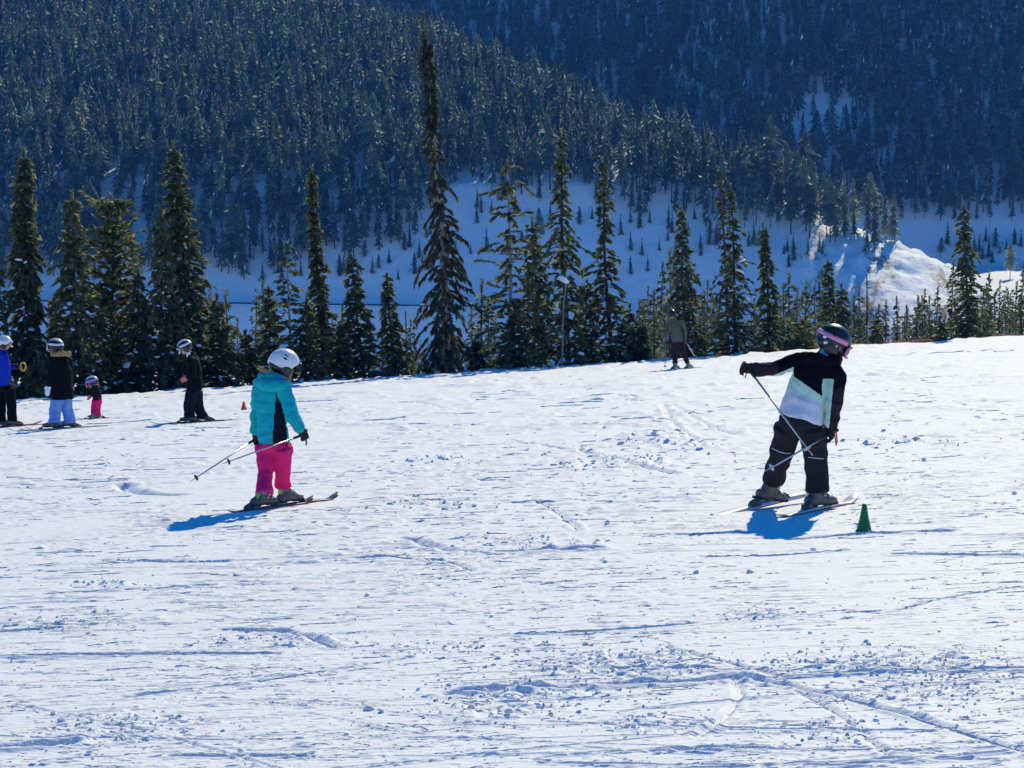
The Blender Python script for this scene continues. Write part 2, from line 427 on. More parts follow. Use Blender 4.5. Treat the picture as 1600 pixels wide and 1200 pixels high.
        m[msk] += -dep * np.exp(-r ** 2) + dep * np.exp(-((r - 1.9) / 0.8) ** 2) * vn2(xx / 0.15, yy / 0.15, i)
    m = m * (1 - sstep(0.5, 4, d)) + 0.06 * fbm2(X / 0.6, Y / 0.6, 3, 9) * sstep(-3, 0, d) * (1 - sstep(2, 6, d))
    for (fx, fy, fr) in FEET:
        p = place(fx, fy); m *= 1 - 0.85 * np.exp(-(np.hypot(X - p.x, (Y - p.y) * 0.8) / fr) ** 4)
    Z = Z + m
    GRID.update(us=us, inv=inv, Z=Z)
    nr, nc = X.shape
    idx = np.arange(nr * nc).reshape(nr, nc)
    Fq = np.stack([idx[:-1, :-1], idx[:-1, 1:], idx[1:, 1:], idx[1:, :-1]], -1).reshape(-1, 4)
    V = np.stack([X, Y, Z], -1).reshape(-1, 3)
    o = link('snow_slope', mesh_np('snow_slope', V, Fq, SNOW, smooth=False))
    tag(o, 'sunlit white ski slope scored with tracks and crumbled snow', 'ski slope', kind='structure')
    # apron behind and around the viewpoint
    gx = np.linspace(-60, 60, 25); gy = np.linspace(-40, 1.2, 12)
    GX, GY = np.meshgrid(gx, gy); GZ = plane_z(GX, GY) - 0.08
    idx = np.arange(GX.size).reshape(GX.shape)
    Fq = np.stack([idx[:-1, :-1], idx[:-1, 1:], idx[1:, 1:], idx[1:, :-1]], -1).reshape(-1, 4)
    o2 = link('snow_apron', mesh_np('snow_apron', np.stack([GX, GY, GZ], -1).reshape(-1, 3), Fq, SNOW, smooth=True), parent=o)
build_piste()

def build_terrain():
    xs = np.concatenate([np.arange(-460, 60, 5.0), np.arange(60, 180, 1.6), np.arange(180, 640, 6.0)])
    ys = np.concatenate([np.arange(40, 540, 8.0), np.arange(540, 575, 3.0), np.arange(575, 660, 1.8), np.arange(660, 1500, 5.0)])
    X, Y = np.meshgrid(xs, ys)
    Z = far_z(X, Y)
    d = past_edge(X, Y)
    Z = Z - 1.2 * (1 - sstep(30, 60, d)) - 6 * (1 - sstep(0, 12, d))
    h1, h2, v = far_parts(X, Y)
    bare = np.zeros_like(X)
    PX, PY = project(X, Y, Z)
    bank = sstep(1180, 1290, PX + 30 * fbm2(X / 12, Y / 12, 2, 8)) * (1 - sstep(1530, 1580, PX)) * sstep(372, 392, PY) * (1 - sstep(800, 900, Y))
    bare = bank * (0.31 + 0.30 * vn2(X / 5, Y / 26, 55)) * (h1 > v - 3)
    idx = np.arange(X.size).reshape(X.shape)
    Fq = np.stack([idx[:-1, :-1], idx[:-1, 1:], idx[1:, 1:], idx[1:, :-1]], -1).reshape(-1, 4)
    me = mesh_np('terrain', np.stack([X, Y, Z], -1).reshape(-1, 3), Fq, SNOW_FAR, smooth=True)
    a = me.attributes.new('bare', 'FLOAT', 'POINT'); a.data.foreach_set('value', bare.ravel().astype(np.float32))
    tag(link('terrain', me), 'snow covered mountainsides and valley beyond the slope', 'mountain', kind='structure')
build_terrain()

# the valley road, cut as a bench into the foot of the mountains
ASPHALT = mat('asphalt', (0.05, 0.05, 0.055), 0.85, var=(0.3, 0.2))
def road(name, pts, width, label):
    """pts: centre line; a bench with an asphalt top and a snow-covered bank on the valley side."""
    V, Fq, mi = [], [], []
    n = len(pts)
    for i, p in enumerate(pts):
        x, y, z = p
        for (dy, dz) in ((width / 2 + 3, -0.4), (width / 2, 0.0), (-width / 2, 0.0), (-width / 2 - 0.3, 0.08), (-width / 2 - 1.2, 0.06), (-width / 2 - 4.2, -12.0)):
            V.append((x, y + dy, z + dz + (0.04 * math.sin(x * 0.7 + dy) if dz > 0.05 else 0)))
    for i in range(n - 1):
        for j in range(5):
            a = i * 6 + j
            Fq.append((a, a + 1, a + 7, a + 6)); mi.append(0 if j == 1 else 1)
    o = link(name, mesh_np(name, V, Fq, [ASPHALT, SNOW_FAR], mi))
    tag(o, label, 'road', kind='structure')
pts = []
for px in np.linspace(-150, 960, 60):
    t = (px - 330) / 500
    p = at(px, 473 + 6 * t, 597); pts.append((p.x, p.y, p.z))
road('road', pts, 11.0, 'dark road cut along the shaded foot of the mountain')
pts = []
for px in np.linspace(1440, 1900, 40):
    p = at(px, 421 + 0.004 * (px - 1500), 818); pts.append((p.x, p.y, p.z))
road('road', pts, 16.0, 'dark road under the snowfield beside the sunny bank')

# ------------------------------------------------------------------ trees
def tube_np(P, rad, k=7):
    """Tapered tube through points P (n,3) -> verts, quads"""
    P = np.asarray(P, float); n = len(P)
    T = np.gradient(P, axis=0); T /= np.linalg.norm(T, axis=1)[:, None] + 1e-9
    ref = np.array([1.0, 0.13, 0.07])
    A = np.cross(T, ref); A /= np.linalg.norm(A, axis=1)[:, None] + 1e-9
    B = np.cross(T, A)
    ph = np.arange(k) * 2 * np.pi / k
    V = P[:, None] + np.asarray(rad)[:, None, None] * (np.cos(ph)[None, :, None] * A[:, None] + np.sin(ph)[None, :, None] * B[:, None])
    idx = np.arange(n * k).reshape(n, k); nx = np.roll(idx, -1, 1)
    Fq = np.stack([idx[:-1], nx[:-1], nx[1:], idx[1:]], -1).reshape(-1, 4)
    return V.reshape(-1, 3), Fq

def fir_geo(seed, H, Rb, profile, dz=0.19, nb=8, up=0.25, droop=0.55, sprigs=13, slen=0.22, swid=0.07, low=0.04, ragged=0.25, gap=0.0, hang=0.0, tr=0.011, side=0.8, limb=True, curve=0.0, dens=1.0):
    """One conifer: returns (trunk verts, quads), (needle verts, quads)."""
    g = np.random.default_rng(seed)
    bend = lambda z: np.stack([curve * (z / H) * (1 - z / H) + 0.04 * np.sin(z * 0.9 + seed), 0.04 * np.cos(z * 0.7 + seed), z], -1)
    zs = np.linspace(-0.6, H * 0.985, 22)
    tv, tf = tube_np(bend(zs), np.maximum(tr * (H - zs) * 1.0 + 0.012, 0.012), 8)
    zb = np.arange(low * H, H * 0.975, dz) if dz > 0 else None
    Z, AZ, RR = [], [], []
    for z in zb:
        t = z / H
        n = max(3, int(round(nb * dens * (0.55 + 0.45 * (1 - t)))))
        a0 = g.random() * 6.28
        lvl = 1 + ragged * g.normal() * 0.6
        for i in range(n):
            if g.random() < gap: continue
            Z.append(z + g.uniform(-0.5, 0.5) * dz); AZ.append(a0 + i * 6.283 / n + g.normal() * 0.25)
            RR.append(max(0.06, Rb * profile(t) * lvl * (1 + ragged * g.normal())))
    Z = np.array(Z); AZ = np.array(AZ); RR = np.array(RR)
    nbr = len(Z)
    O = bend(Z)
    dirs = np.stack([np.cos(AZ), np.sin(AZ), 0 * AZ], -1)
    upv = up * (1 + 0.4 * g.normal(size=nbr)); drp = droop * (1 + 0.35 * g.normal(size=nbr))
    def bpt(b, s):
        r = RR[b] * s
        p = O[b] + dirs[b] * r[:, None]
        p[:, 2] += RR[b] * (upv[b] * s - drp[b] * s * s)
        return p
    cnt = np.maximum(2, (sprigs * (1.0 + 0.55 * (dens > 1)) * (0.35 + 0.65 * RR / max(RR.max(), 1e-6))).astype(int))
    b = np.repeat(np.arange(nbr), cnt); m = len(b)
    s = g.random(m) ** 0.75 * 0.95 + 0.06
    p = bpt(b, s); tn = bpt(b, s + 0.05) - p; tn /= np.linalg.norm(tn, axis=1)[:, None] + 1e-9
    sd = np.stack([-dirs[b][:, 1], dirs[b][:, 0], 0 * s], -1) * g.choice([-1.0, 1.0], m)[:, None]
    d = tn + sd * (side * g.random(m))[:, None] + g.normal(size=(m, 3)) * 0.22
    d[:, 2] -= hang * g.random(m)
    d /= np.linalg.norm(d, axis=1)[:, None]
    L = slen * (0.6 + 0.8 * g.random(m)) * (0.65 + 0.35 * np.minimum(1, RR[b] / (0.5 * Rb + 1e-6)))
    wv = np.cross(d, np.stack([0.5 * g.normal(size=m), 0.5 * g.normal(size=m), np.ones(m)], -1)); wv /= np.linalg.norm(wv, axis=1)[:, None] + 1e-9
    ww = (swid * (0.6 + 0.8 * g.random(m)))[:, None] * wv
    tip = p + d * L[:, None]; tip[:, 2] -= 0.12 * L * g.random(m)
    midp = p + d * (0.45 * L)[:, None]
    V = np.stack([p, midp + ww, tip, midp - ww], 1).reshape(-1, 3)
    # leader at the very top
    lt = 10
    lz = np.linspace(H * 0.94, H, lt); lp = bend(lz)
    V2 = []
    for q in lp:
        for _ in range(3):
            a = g.random() * 6.28; dd = np.array([math.cos(a) * 0.5, math.sin(a) * 0.5, 1.0]); w2 = np.array([-math.sin(a), math.cos(a), 0]) * swid * 0.4
            V2 += [q, q + dd * slen * 0.3 + w2, q + dd * slen * 0.7, q + dd * slen * 0.3 - w2]
    V = np.concatenate([V, np.array(V2)])
    Fq = np.arange(len(V)).reshape(-1, 4)
    if limb:
        lv, lf = [tv], [tf]; off = len(tv)
        for i in range(nbr):
            if RR[i] < 0.25 * Rb or g.random() < 0.35: continue
            ss = np.array([0.0, 0.5, 0.95]); q = bpt(np.full(3, i), ss)
            v2, f2 = tube_np(q, np.array([0.018, 0.012, 0.004]) * (0.6 + 0.5 * RR[i]), 4)
            lv.append(v2); lf.append(f2 + off); off += len(v2)
        tv = np.concatenate(lv); tf = np.concatenate(lf)
    tips = bpt(np.arange(nbr), np.full(nbr, 0.75))
    return (tv, tf), (V, Fq), (tips, RR, Z)

SPIRE = lambda t: 0.27 * (1 - t) ** 0.4 + 0.73 * (1 - t) ** 2.0
CONE = lambda t: (1 - t) ** 0.9 * 0.96 + 0.04
COLUMN = lambda t: 0.55 * (1 - t) ** 0.35 + 0.45 * (1 - t) ** 1.3
THIN = lambda t: 0.20 * (1 - t) ** 0.3 + 0.80 * (1 - t) ** 3.0
ROUND = lambda t: (1.0 * math.sqrt(max(0.0, 1 - ((t - 0.45) / 0.56) ** 2)) if t > 0.45 else 0.75 + 0.25 * t / 0.45)
SHAG = lambda t: (0.17 * (1 - t) ** 0.25 + 0.83 * (1 - t) ** 2.0)

def lump_mesh(name, seed, k=1.0):
    bm = bmesh.new(); bmesh.ops.create_icosphere(bm, subdivisions=2, radius=1.0)
    me = bpy.data.meshes.new(name); bm.to_mesh(me); bm.free()
    co = np.empty(len(me.vertices) * 3, np.float32); me.vertices.foreach_get('co', co); co = co.reshape(-1, 3)
    co *= (1 + 0.28 * vn3(co * 1.3 + seed * 7.7, seed) + 0.12 * vn3(co * 3.1 + seed, seed + 5))[:, None]
    co[:, 2] = np.where(co[:, 2] < 0, co[:, 2] * 0.45, co[:, 2] * 0.8)
    me.vertices.foreach_set('co', co.ravel()); me.polygons.foreach_set('use_smooth', [True] * len(me.polygons))
    me.materials.append(SNOW_LUMP); me.update()
    return me
LUMPS = [lump_mesh('snow_lump', i) for i in range(4)]

def add_snow(root, tips, RR, Z, H, n, size, g, zmax=0.6, facing=True):
    """Clumps of snow caught on the boughs, one object each."""
    ok = np.where((Z < zmax * H) & (tips[:, 1] < 0.25 * RR.max()))[0] if facing else np.arange(len(Z))
    if len(ok) == 0: return
    for i in g.choice(ok, min(n, len(ok)), replace=False):
        o = link('snow_clump', LUMPS[int(g.integers(4))], root)
        s = size * 0.62 * g.uniform(0.35, 1.25)
        o.location = tips[i] + np.array([0, 0, 0.35 * s]); o.scale = (s * g.uniform(0.9, 1.5), s * g.uniform(0.8, 1.2), s * g.uniform(0.6, 0.9))
        o.rotation_euler = (g.normal() * 0.3, g.normal() * 0.35, g.random() * 6.28)

def edge_y(px):
    u = (px - 800) / F_PX / CP * 1.0
    return EDGE_0 / (1 - EDGE_K * u)
FIRS = []
def fir(name, seed, bpx, dY, tpx, tpy, hw, prof, fol, bark, label, snow=5, ssize=0.13, group=None, Y=None, **kw):
    """A conifer whose foot stands dY behind the brink at photo column bpx and whose tip reaches photo pixel (tpx, tpy); hw: half width in photo pixels."""
    Y = edge_y(bpx) + dY if Y is None else Y
    x = (bpx - 800) / F_PX * Y
    for _ in range(3):
        z = near1(x, Y); x = at(bpx, 575, Y).x
    top = at(tpx, tpy, Y)
    H = top.z - z + 0.15; Rb = hw / ppm(Y)
    kw.setdefault('dens', 1.35)
    (tv, tf), (nv, nf), (tips, RR, Z) = fir_geo(seed, H, Rb, prof, **kw)
    root = empty(name, (x, Y, z - 0.15), label, 'tree', group)
    root.rotation_euler = (0, math.atan2(top.x - x, H), 0)
    link('trunk', mesh_np('trunk', tv, tf, bark, smooth=True), root)
    link('crown', mesh_np('crown', nv, nf, fol), root)
    add_snow(root, tips, RR, Z, H, int(snow * 2.4), ssize, np.random.default_rng(seed + 500))
    FIRS.append(root)
    return root

D = dict
fir('fir_tree', 1, 48, 3.0, 35, 236, 34, COLUMN, F_DARK, BARK_DARK, 'tall black columnar fir behind the skiers in blue and black', 5, nb=10, sprigs=15, droop=0.7)
fir('fir_tree', 2, 128, 2.2, 110, 302, 42, COLUMN, F_OLIVE, BARK, 'green fir spire beside the round-topped pine', 7, nb=9, ragged=0.28)
fir('pine_tree', 3, 178, 4.0, 172, 306, 40, ROUND, F_OLIVE, BARK, 'broad round-topped green pine among the spires', 6, nb=10, up=0.7, droop=0.35, slen=0.22, swid=0.06, gap=0.05, sprigs=22, ragged=0.25)
fir('fir_tree', 4, 252, 2.4, 249, 322, 44, CONE, F_OLIVE, BARK, 'light green fir between the pine and a tall dark spire', 8, 0.15, nb=8, ragged=0.35, up=0.35, droop=0.7)
fir('fir_tree', 5, 302, 2.6, 272, 222, 40, COLUMN, F_DARK, BARK_DARK, 'tall dark fir spire tilting towards the green fir', 5, nb=10, sprigs=15, ragged=0.3)
fir('fir_tree', 6, 505, 3.0, 488, 262, 40, THIN, F_DARK, BARK_DARK, 'very thin dark fir spire behind the open-branched green fir', 3, nb=9, sprigs=14, ragged=0.35)
fir('fir_tree', 7, 452, 1.6, 451, 382, 52, CONE, F_OLIVE, BARK_PALE, 'open-branched pale green fir above the white helmet', 5, 0.12, dz=0.34, nb=7, up=0.15, droop=0.25, gap=0.22, ragged=0.35, sprigs=20, slen=0.26, side=0.9)
fir('fir_tree', 8, 568, 2.0, 551, 400, 27, COLUMN, F_GREEN, BARK, 'slender green fir with a double-looking narrow tip', 3, 0.1, nb=8, ragged=0.25)
fir('fir_tree', 9, 619, 2.0, 605, 430, 30, CONE, F_GREEN, BARK, 'small slender green fir next to the shaggy giant', 3, 0.1, nb=8, ragged=0.25)
fir('fir_tree', 10, 700, 1.4, 664, 48, 56, SHAG, F_DEAD, BARK_PALE, 'giant shaggy half-bare fir with pale trunk and hanging boughs', 2, 0.1, dz=0.27, nb=6, up=0.05, droop=0.75, gap=0.16, ragged=0.38, sprigs=50, slen=0.23, swid=0.045, hang=0.9, tr=0.0125, low=0.02, side=0.5, curve=0.35)
fir('fir_tree', 11, 797, 1.6, 795, 250, 56, lambda t: (0.35 + 0.65 * (1 - t)) * (1 if t < 0.93 else 0.5), F_GREEN, BARK_PALE, 'open fir with long level branches and wide gaps', 3, 0.1, dz=0.33, nb=7, up=0.38, droop=0.46, gap=0.14, ragged=0.42, sprigs=44, slen=0.22, swid=0.045, side=0.9, hang=0.5, dens=1.1)
fir('fir_tree', 12, 842, 3.5, 833, 342, 30, COLUMN, F_GREEN, BARK, 'slender green fir wedged between open fir and dark fir', 4, 0.1, nb=8)
fir('fir_tree', 13, 886, 1.8, 875, 205, 56, SPIRE, F_DARK, BARK_DARK, 'tall dark fir behind the pale leaning stick', 9, 0.15, nb=8, dz=0.3, droop=0.75, ragged=0.4, sprigs=20, gap=0.1)
fir('fir_tree', 14, 955, 1.8, 939, 250, 44, SPIRE, F_DARK, BARK_DARK, 'tall dark fir with layered boughs and snow lumps', 8, 0.13, nb=8, dz=0.3, droop=0.55, ragged=0.35, sprigs=18, gap=0.08)
fir('fir_tree', 15, 1074, 2.0, 1063, 325, 34, CONE, F_GREEN, BARK, 'green fir spire just behind the skier in olive', 5, 0.11, nb=8, ragged=0.25, droop=0.6)
fir('fir_tree', 16, 1152, 1.6, 1141, 290, 48, SPIRE, F_DARK, BARK_DARK, 'dark double-topped fir with snow on its lowest boughs', 8, 0.19, nb=8, dz=0.3, droop=0.55, ragged=0.35, sprigs=19)
fir('fir_tree', 17, 1140, 3.2, 1125, 265, 30, THIN, F_DEAD, BARK, 'thin fir with a rusty dead top behind the double-topped fir', 2, 0.1, nb=6, gap=0.3, ragged=0.4, dz=0.3)
fir('fir_tree', 18, 1203, 2.0, 1193, 346, 27, SPIRE, F_GREEN, BARK_DARK, 'narrow fir with a bent snowy tip', 5, 0.12, nb=8, ragged=0.35)
fir('fir_tree', 19, 1511, 1.8, 1507, 322, 27, COLUMN, F_GREEN, BARK, 'lone green fir spire beside the sunny bank', 5, 0.12, nb=8, ragged=0.35)
fir('fir_tree', 20, 1298, 6.0, 1295, 410, 17, COLUMN, F_GREEN, BARK, 'narrow fir standing above the pink-banded helmet', 4, 0.1, nb=7)
fir('fir_tree', 21, 1318, 4.0, 1316, 446, 20, COLUMN, F_GREEN, BARK, 'short narrow fir just beyond the pink-banded helmet', 4, 0.1, nb=7)
fir('fir_tree', 22, -2, 3.0, -6, 415, 48, CONE, F_GREEN, BARK, 'fir cut off by the picture edge behind the blue jacket', 8, 0.16, nb=8, ragged=0.35)
fir('fir_tree', 23, 60, 1.2, 62, 556, 30, CONE, F_OLIVE, BARK, 'small bright fir between the blue jacket and black coat', 3, 0.08, nb=7, ragged=0.3, sprigs=15)
fir('fir_tree', 24, 212, 2.4, 214, 425, 34, CONE, F_DARK, BARK, 'dark dense fir with snow lumps beneath the round-topped pine', 12, 0.16, nb=9, ragged=0.3)
fir('fir_tree', 25, 150, 3.0, 152, 490, 32, CONE, F_GREEN, BARK, 'dense fir close behind the toddler', 6, 0.12, nb=9, ragged=0.3)
fir('fir_tree', 26, 345, 1.8, 340, 462, 36, CONE, F_DARK, BARK, 'short dark fir near the small orange cone', 7, 0.1, nb=8, ragged=0.35)
fir('fir_tree', 27, 385, 2.4, 384, 520, 32, CONE, F_GREEN, BARK, 'low green fir directly above the small orange cone', 5, 0.1, nb=8, ragged=0.4)
fir('fir_tree', 28, 478, 1.4, 482, 470, 46, CONE, F_GREEN, BARK, 'bushy fir at the shoulder of the turquoise jacket', 8, 0.1, nb=8, ragged=0.35)
fir('fir_tree', 29, 806, 1.2, 806, 472, 36, CONE, F_GREEN, BARK, 'bushy young fir at the foot of the open fir', 4, 0.1, nb=9, ragged=0.25)
fir('fir_tree', 30, 985, 1.8, 983, 478, 32, CONE, F_GREEN, BARK, 'short green fir between dark fir and skier in olive', 5, 0.14, nb=8, ragged=0.3)
fir('fir_tree', 31, 1003, 1.2, 1003, 502, 17, CONE, F_OLIVE, BARK, 'little yellow-green fir near the skier in olive', 1, 0.07, nb=7, sprigs=15)
fir('pine_tree', 32, 1252, 1.4, 1253, 503, 28, ROUND, F_OLIVE, BARK, 'low bushy yellow-green pine behind the outstretched arm', 2, 0.08, nb=8, up=0.6, droop=0.3, sprigs=16, ragged=0.3)
fir('fir_tree', 33, 1232, 1.2, 1231, 528, 13, CONE, F_OLIVE, BARK, 'tiny yellow-green fir beside the low bushy pine', 0, 0.06, nb=6)
fir('fir_tree', 34, 1369, 1.6, 1368, 503, 14, CONE, F_OLIVE, BARK, 'tiny yellow-green fir beyond the pink-banded goggles', 1, 0.06, nb=6)
fir('fir_tree', 35, 1470, 1.6, 1470, 498, 15, CONE, F_OLIVE, BARK, 'tiny yellow-green fir near the lone spire', 1, 0.06, nb=6)
fir('fir_tree', 36, 745, 1.6, 746, 528, 20, CONE, F_DEAD, BARK, 'small greyish fir at the foot of the shaggy giant', 2, 0.08, nb=7, ragged=0.35)
fir('fir_tree', 37, 420, 2.6, 418, 452, 30, CONE, F_GREEN, BARK, 'narrow fir behind the hood of the turquoise jacket', 4, 0.1, nb=8, ragged=0.3)
fir('fir_tree', 38, 530, 1.6, 531, 512, 26, CONE, F_DARK, BARK, 'short dark fir between two slender green firs and the thin spire', 4, 0.09, nb=8, ragged=0.35)
fir('fir_tree', 39, 90, 4.5, 88, 462, 26, CONE, F_DARK, BARK, 'dark fir heavy with snow behind the fur hood', 9, 0.24, nb=8, ragged=0.35)
fir('fir_tree', 40, 280, 1.8, 280, 470, 36, CONE, F_GREEN, BARK, 'green fir right behind the skier all in black', 7, 0.12, nb=8, ragged=0.35)
fir('fir_tree', 41, 920, 3.0, 917, 440, 36, CONE, F_DARK, BARK, 'dark fir filling the gap between two tall dark firs', 7, 0.16, nb=8, ragged=0.35)

# upright side leaders at the tip of the shaggy giant
def leaders():
    root = FIRS[9]
    (tv, tf), (nv, nf) = None or ((None, None), (None, None))
    g = np.random.default_rng(3)
    H = 0
    for ch in root.children:
        if ch.name.startswith('trunk'): H = max(v.co.z for v in ch.data.vertices)
    Vs, Fs, off = [], [], 0
    LV, LF, lo = [], [], 0
    for k, (dx, z0, z1) in enumerate([(0.0, 0.74, 1.07), (-0.22, 0.76, 0.95), (0.17, 0.74, 0.97), (-0.10, 0.78, 1.01), (0.28, 0.72, 0.90)]):
        zz = np.linspace(z0 * H, z1 * H, 26)
        P = np.stack([dx * np.sqrt(np.linspace(0, 1, 26)) + 0.05 * np.sin(zz * 2 + k), 0.15 * np.cos(k * 2.1) * np.linspace(0, 1, 26), zz], -1)
        v, f = tube_np(P, np.linspace(0.035, 0.008, 26), 5); LV.append(v); LF.append(f + lo); lo += len(v)
        for q in P:
            for _ in range(12):
                a = g.random() * 6.28; up = g.uniform(-0.7, 0.8); d = np.array([math.cos(a), math.sin(a), up]); d /= np.linalg.norm(d)
                L = g.uniform(0.10, 0.28); w = np.cross(d, [0, 0, 1]); w = w / np.linalg.norm(w) * 0.035
                Vs += [q, q + d * L * 0.45 + w, q + d * L, q + d * L * 0.45 - w]
    link('leader', mesh_np('leader', np.concatenate(LV), np.concatenate(LF), BARK), root)
    link('leader_needles', mesh_np('leader_needles', np.array(Vs), np.arange(len(Vs)).reshape(-1, 4), F_DEAD), root)
leaders()

# prototypes shared by the belt of trees below the brink and by the mountain forests
def proto(name, seed, H, Rb, prof, fol, snow_p, **kw):
    (tv, tf), (nv, nf), _ = fir_geo(seed, H, Rb, prof, limb=False, **kw)
    g = np.random.default_rng(seed)
    mi = np.where(g.random(len(nf)) < snow_p, 1, 0)
    c = nv.reshape(-1, 4, 3)
    nrm = np.cross(c[:, 1] - c[:, 0], c[:, 3] - c[:, 0]); nrm /= np.linalg.norm(nrm, axis=1)[:, None] + 1e-9
    mi = np.where(np.abs(nrm[:, 2]) < 0.35, 0, mi)
    V = np.concatenate([nv, tv]); Fq = np.concatenate([nf, tf + len(nv)])
    return mesh_np(name, V, Fq, [fol, SNOW_LUMP, BARK_DARK], np.concatenate([mi, np.full(len(tf), 2)]))
MID = [proto('belt_tree', 200 + i, 12, [1.25, 1.0, 1.5, 0.9, 1.7, 1.2][i], [COLUMN, SPIRE, CONE, COLUMN, CONE, THIN][i], [F_DARK, F_DARK, F_GREEN, F_DARK, F_DARK, F_DARK][i], 0.06,
             dz=0.34, nb=7, sprigs=11, slen=0.38, swid=0.11, ragged=0.35, droop=0.6) for i in range(6)]
def skirt_tree(name, seed, H, Rb, prof, tiers, low, snow_p, fol):
    g = np.random.default_rng(seed); V, Fc, mi = [], [], []
    zs = np.linspace(low * H, H * 0.96, tiers)
    dzv = (zs[1] - zs[0])
    for k, z in enumerate(zs):
        t = z / H; r = Rb * prof(t); n = 11 if t < 0.75 else 7
        a0 = g.random() * 6.28; off = len(V)
        ox, oy = g.normal(size=2) * 0.08 * Rb
        V.append((ox * 0.4, oy * 0.4, z + dzv * 1.5))
        for i in range(n):
            a = a0 + i * 6.283 / n + g.normal() * 0.12
            rr = r * (1.22 if i % 2 == 0 else 0.62) * g.uniform(0.7, 1.2)
            V.append((ox + rr * math.cos(a), oy + rr * math.sin(a), z - dzv * (0.25 if i % 2 == 0 else -0.25) * g.uniform(0.6, 1.6)))
        for i in range(n):
            Fc.append((off, off + 1 + i, off + 1 + (i + 1) % n, off)); mi.append(1 if g.random() < snow_p * 0.18 else 0)
    Fc = [(a, b, c, c) for a, b, c, d in Fc]
    (tv, tf), (nv, nf), _ = fir_geo(seed, H, Rb, prof, limb=False, dz=0.8, nb=5, sprigs=5, slen=0.6, swid=0.15, ragged=0.3, low=low, tr=0.010)
    tri = [(a, b, c) for a, b, c, d in Fc]
    o1 = len(V); V = np.concatenate([np.array(V), nv, tv])
    q2 = np.concatenate([nf + o1, tf + o1 + len(nv)])
    tri = np.concatenate([np.array(tri), q2[:, [0, 1, 2]], q2[:, [0, 2, 3]]])
    m2 = np.concatenate([np.where(g.random(len(nf)) < snow_p * 2.2, 1, 0), np.full(len(tf), 2)])
    return mesh_np(name, V, tri, [fol, SNOW_LUMP, BARK_DARK], np.concatenate([np.array(mi), m2, m2]))
FARP = [skirt_tree('mountain_tree', 300 + i, 12, [1.7, 1.5, 1.9, 1.6, 1.3, 2.1][i], [CONE, COLUMN, ROUND, COLUMN, SPIRE, ROUND][i], [9, 10, 8, 9, 11, 8][i], [0.14, 0.16, 0.30, 0.2, 0.1, 0.33][i], [0.06, 0.05, 0.04, 0.09, 0.06, 0.03][i], F_FAR) for i in range(6)]
SAPL = [skirt_tree('young_tree', 400 + i, 5, [0.85, 0.75, 0.95][i], [COLUMN, CONE, ROUND][i], 7, 0.06, 0.03, F_FAR) for i in range(3)]

def belt():
    g = np.random.default_rng(21)
    spec = []
    # photo column, tip row, chosen so that the belt shows between the nearer firs as in the photograph
    for px, py in [(355, 458), (338, 470), (372, 500), (398, 455), (412, 440), (405, 500), (430, 470), (520, 500), (535, 480), (545, 520), (585, 545), (640, 500), (650, 540), (735, 480), (750, 440), (762, 470),
                   (772, 500), (640, 560), (10, 500), (75, 470), (195, 455), (205, 480), (315, 470), (326, 455), (1003, 470), (1012, 450), (1022, 455), (1034, 412), (1045, 392), (1028, 480),
                   (1088, 470), (1098, 455), (1106, 440), (1116, 480), (1176, 470), (1186, 500), (1222, 445), (1232, 430), (1245, 455), (1255, 450), (1262, 442), (1272, 445), (1284, 440), (1302, 470), (1335, 470),
                   (1342, 450), (1356, 480), (1372, 490), (1384, 470), (1402, 465), (1418, 480), (1430, 500), (1442, 478), (1452, 490), (1466, 450), (1476, 495), (1488, 410), (1496, 470), (1528, 470), (1540, 445),
                   (1548, 425), (1556, 460), (1564, 440), (1572, 450), (1580, 460), (1590, 442), (1598, 430), (1606, 470), (1535, 490), (1552, 490), (1568, 485), (1585, 490), (1410, 495), (1395, 500), (1350, 500), (1325, 495),
                   (1240, 490), (1265, 485), (1215, 470), (1280, 500), (1100, 500), (1020, 500), (1040, 470), (1125, 470), (690, 520), (720, 520), (610, 520), (575, 500), (1445, 505), (1500, 500), (1515, 450)]:
        spec.append((px, py))
    for _ in range(50):
        px = g.choice([g.uniform(1205, 1610), g.uniform(1205, 1610), g.uniform(1000, 1120)]); spec.append((px, g.uniform(455, 512) - 0.02 * (px - 1400)))
    for i, (px, py) in enumerate(spec):
        dY = g.uniform(22, 75)
        Y = edge_y(px) + dY
        top = at(px + g.uniform(-3, 3), py, Y); z = near1(top.x, Y)
        H = top.z - z
        if H < 2: continue
        o = link('fir_tree', MID[int(g.integers(6))])
        s = H / 12.0
        w = 1.3 * (s * g.uniform(0.75, 1.1) if H < 14 else g.uniform(0.75, 1.05) * (0.5 + 0.5 * s))
        o.location = (top.x, Y, z); o.scale = (w, w, s); o.rotation_euler = (0, 0, g.random() * 6.28)
        zone = [(60, 'behind the blue jacket'), (215, 'behind the black coat and the toddler'), (350, 'between the skier all in black and the orange cone'), (440, 'behind the turquoise hood'), (560, 'around the very thin dark spire'), (700, 'between the slender firs and the shaggy giant'),
                (780, 'between the shaggy giant and the open fir'), (1058, 'close to the skier in olive'), (1130, 'between the skier in olive and the double-topped fir'), (1215, 'between the double-topped fir and the narrow fir'), (1300, 'above the outstretched arm of the bending skier'), (1400, 'in front of the sunny bank, near the bare snag'), (1520, 'in front of the sunny bank, near the lone spire'), (9999, 'in front of the sunlit valley floor and road')]
        where = next(w_ for lim, w_ in zone if px < lim)
        tag(o, 'shaded fir below the brink, ' + where, 'tree', 'belt of firs ' + where)
belt()

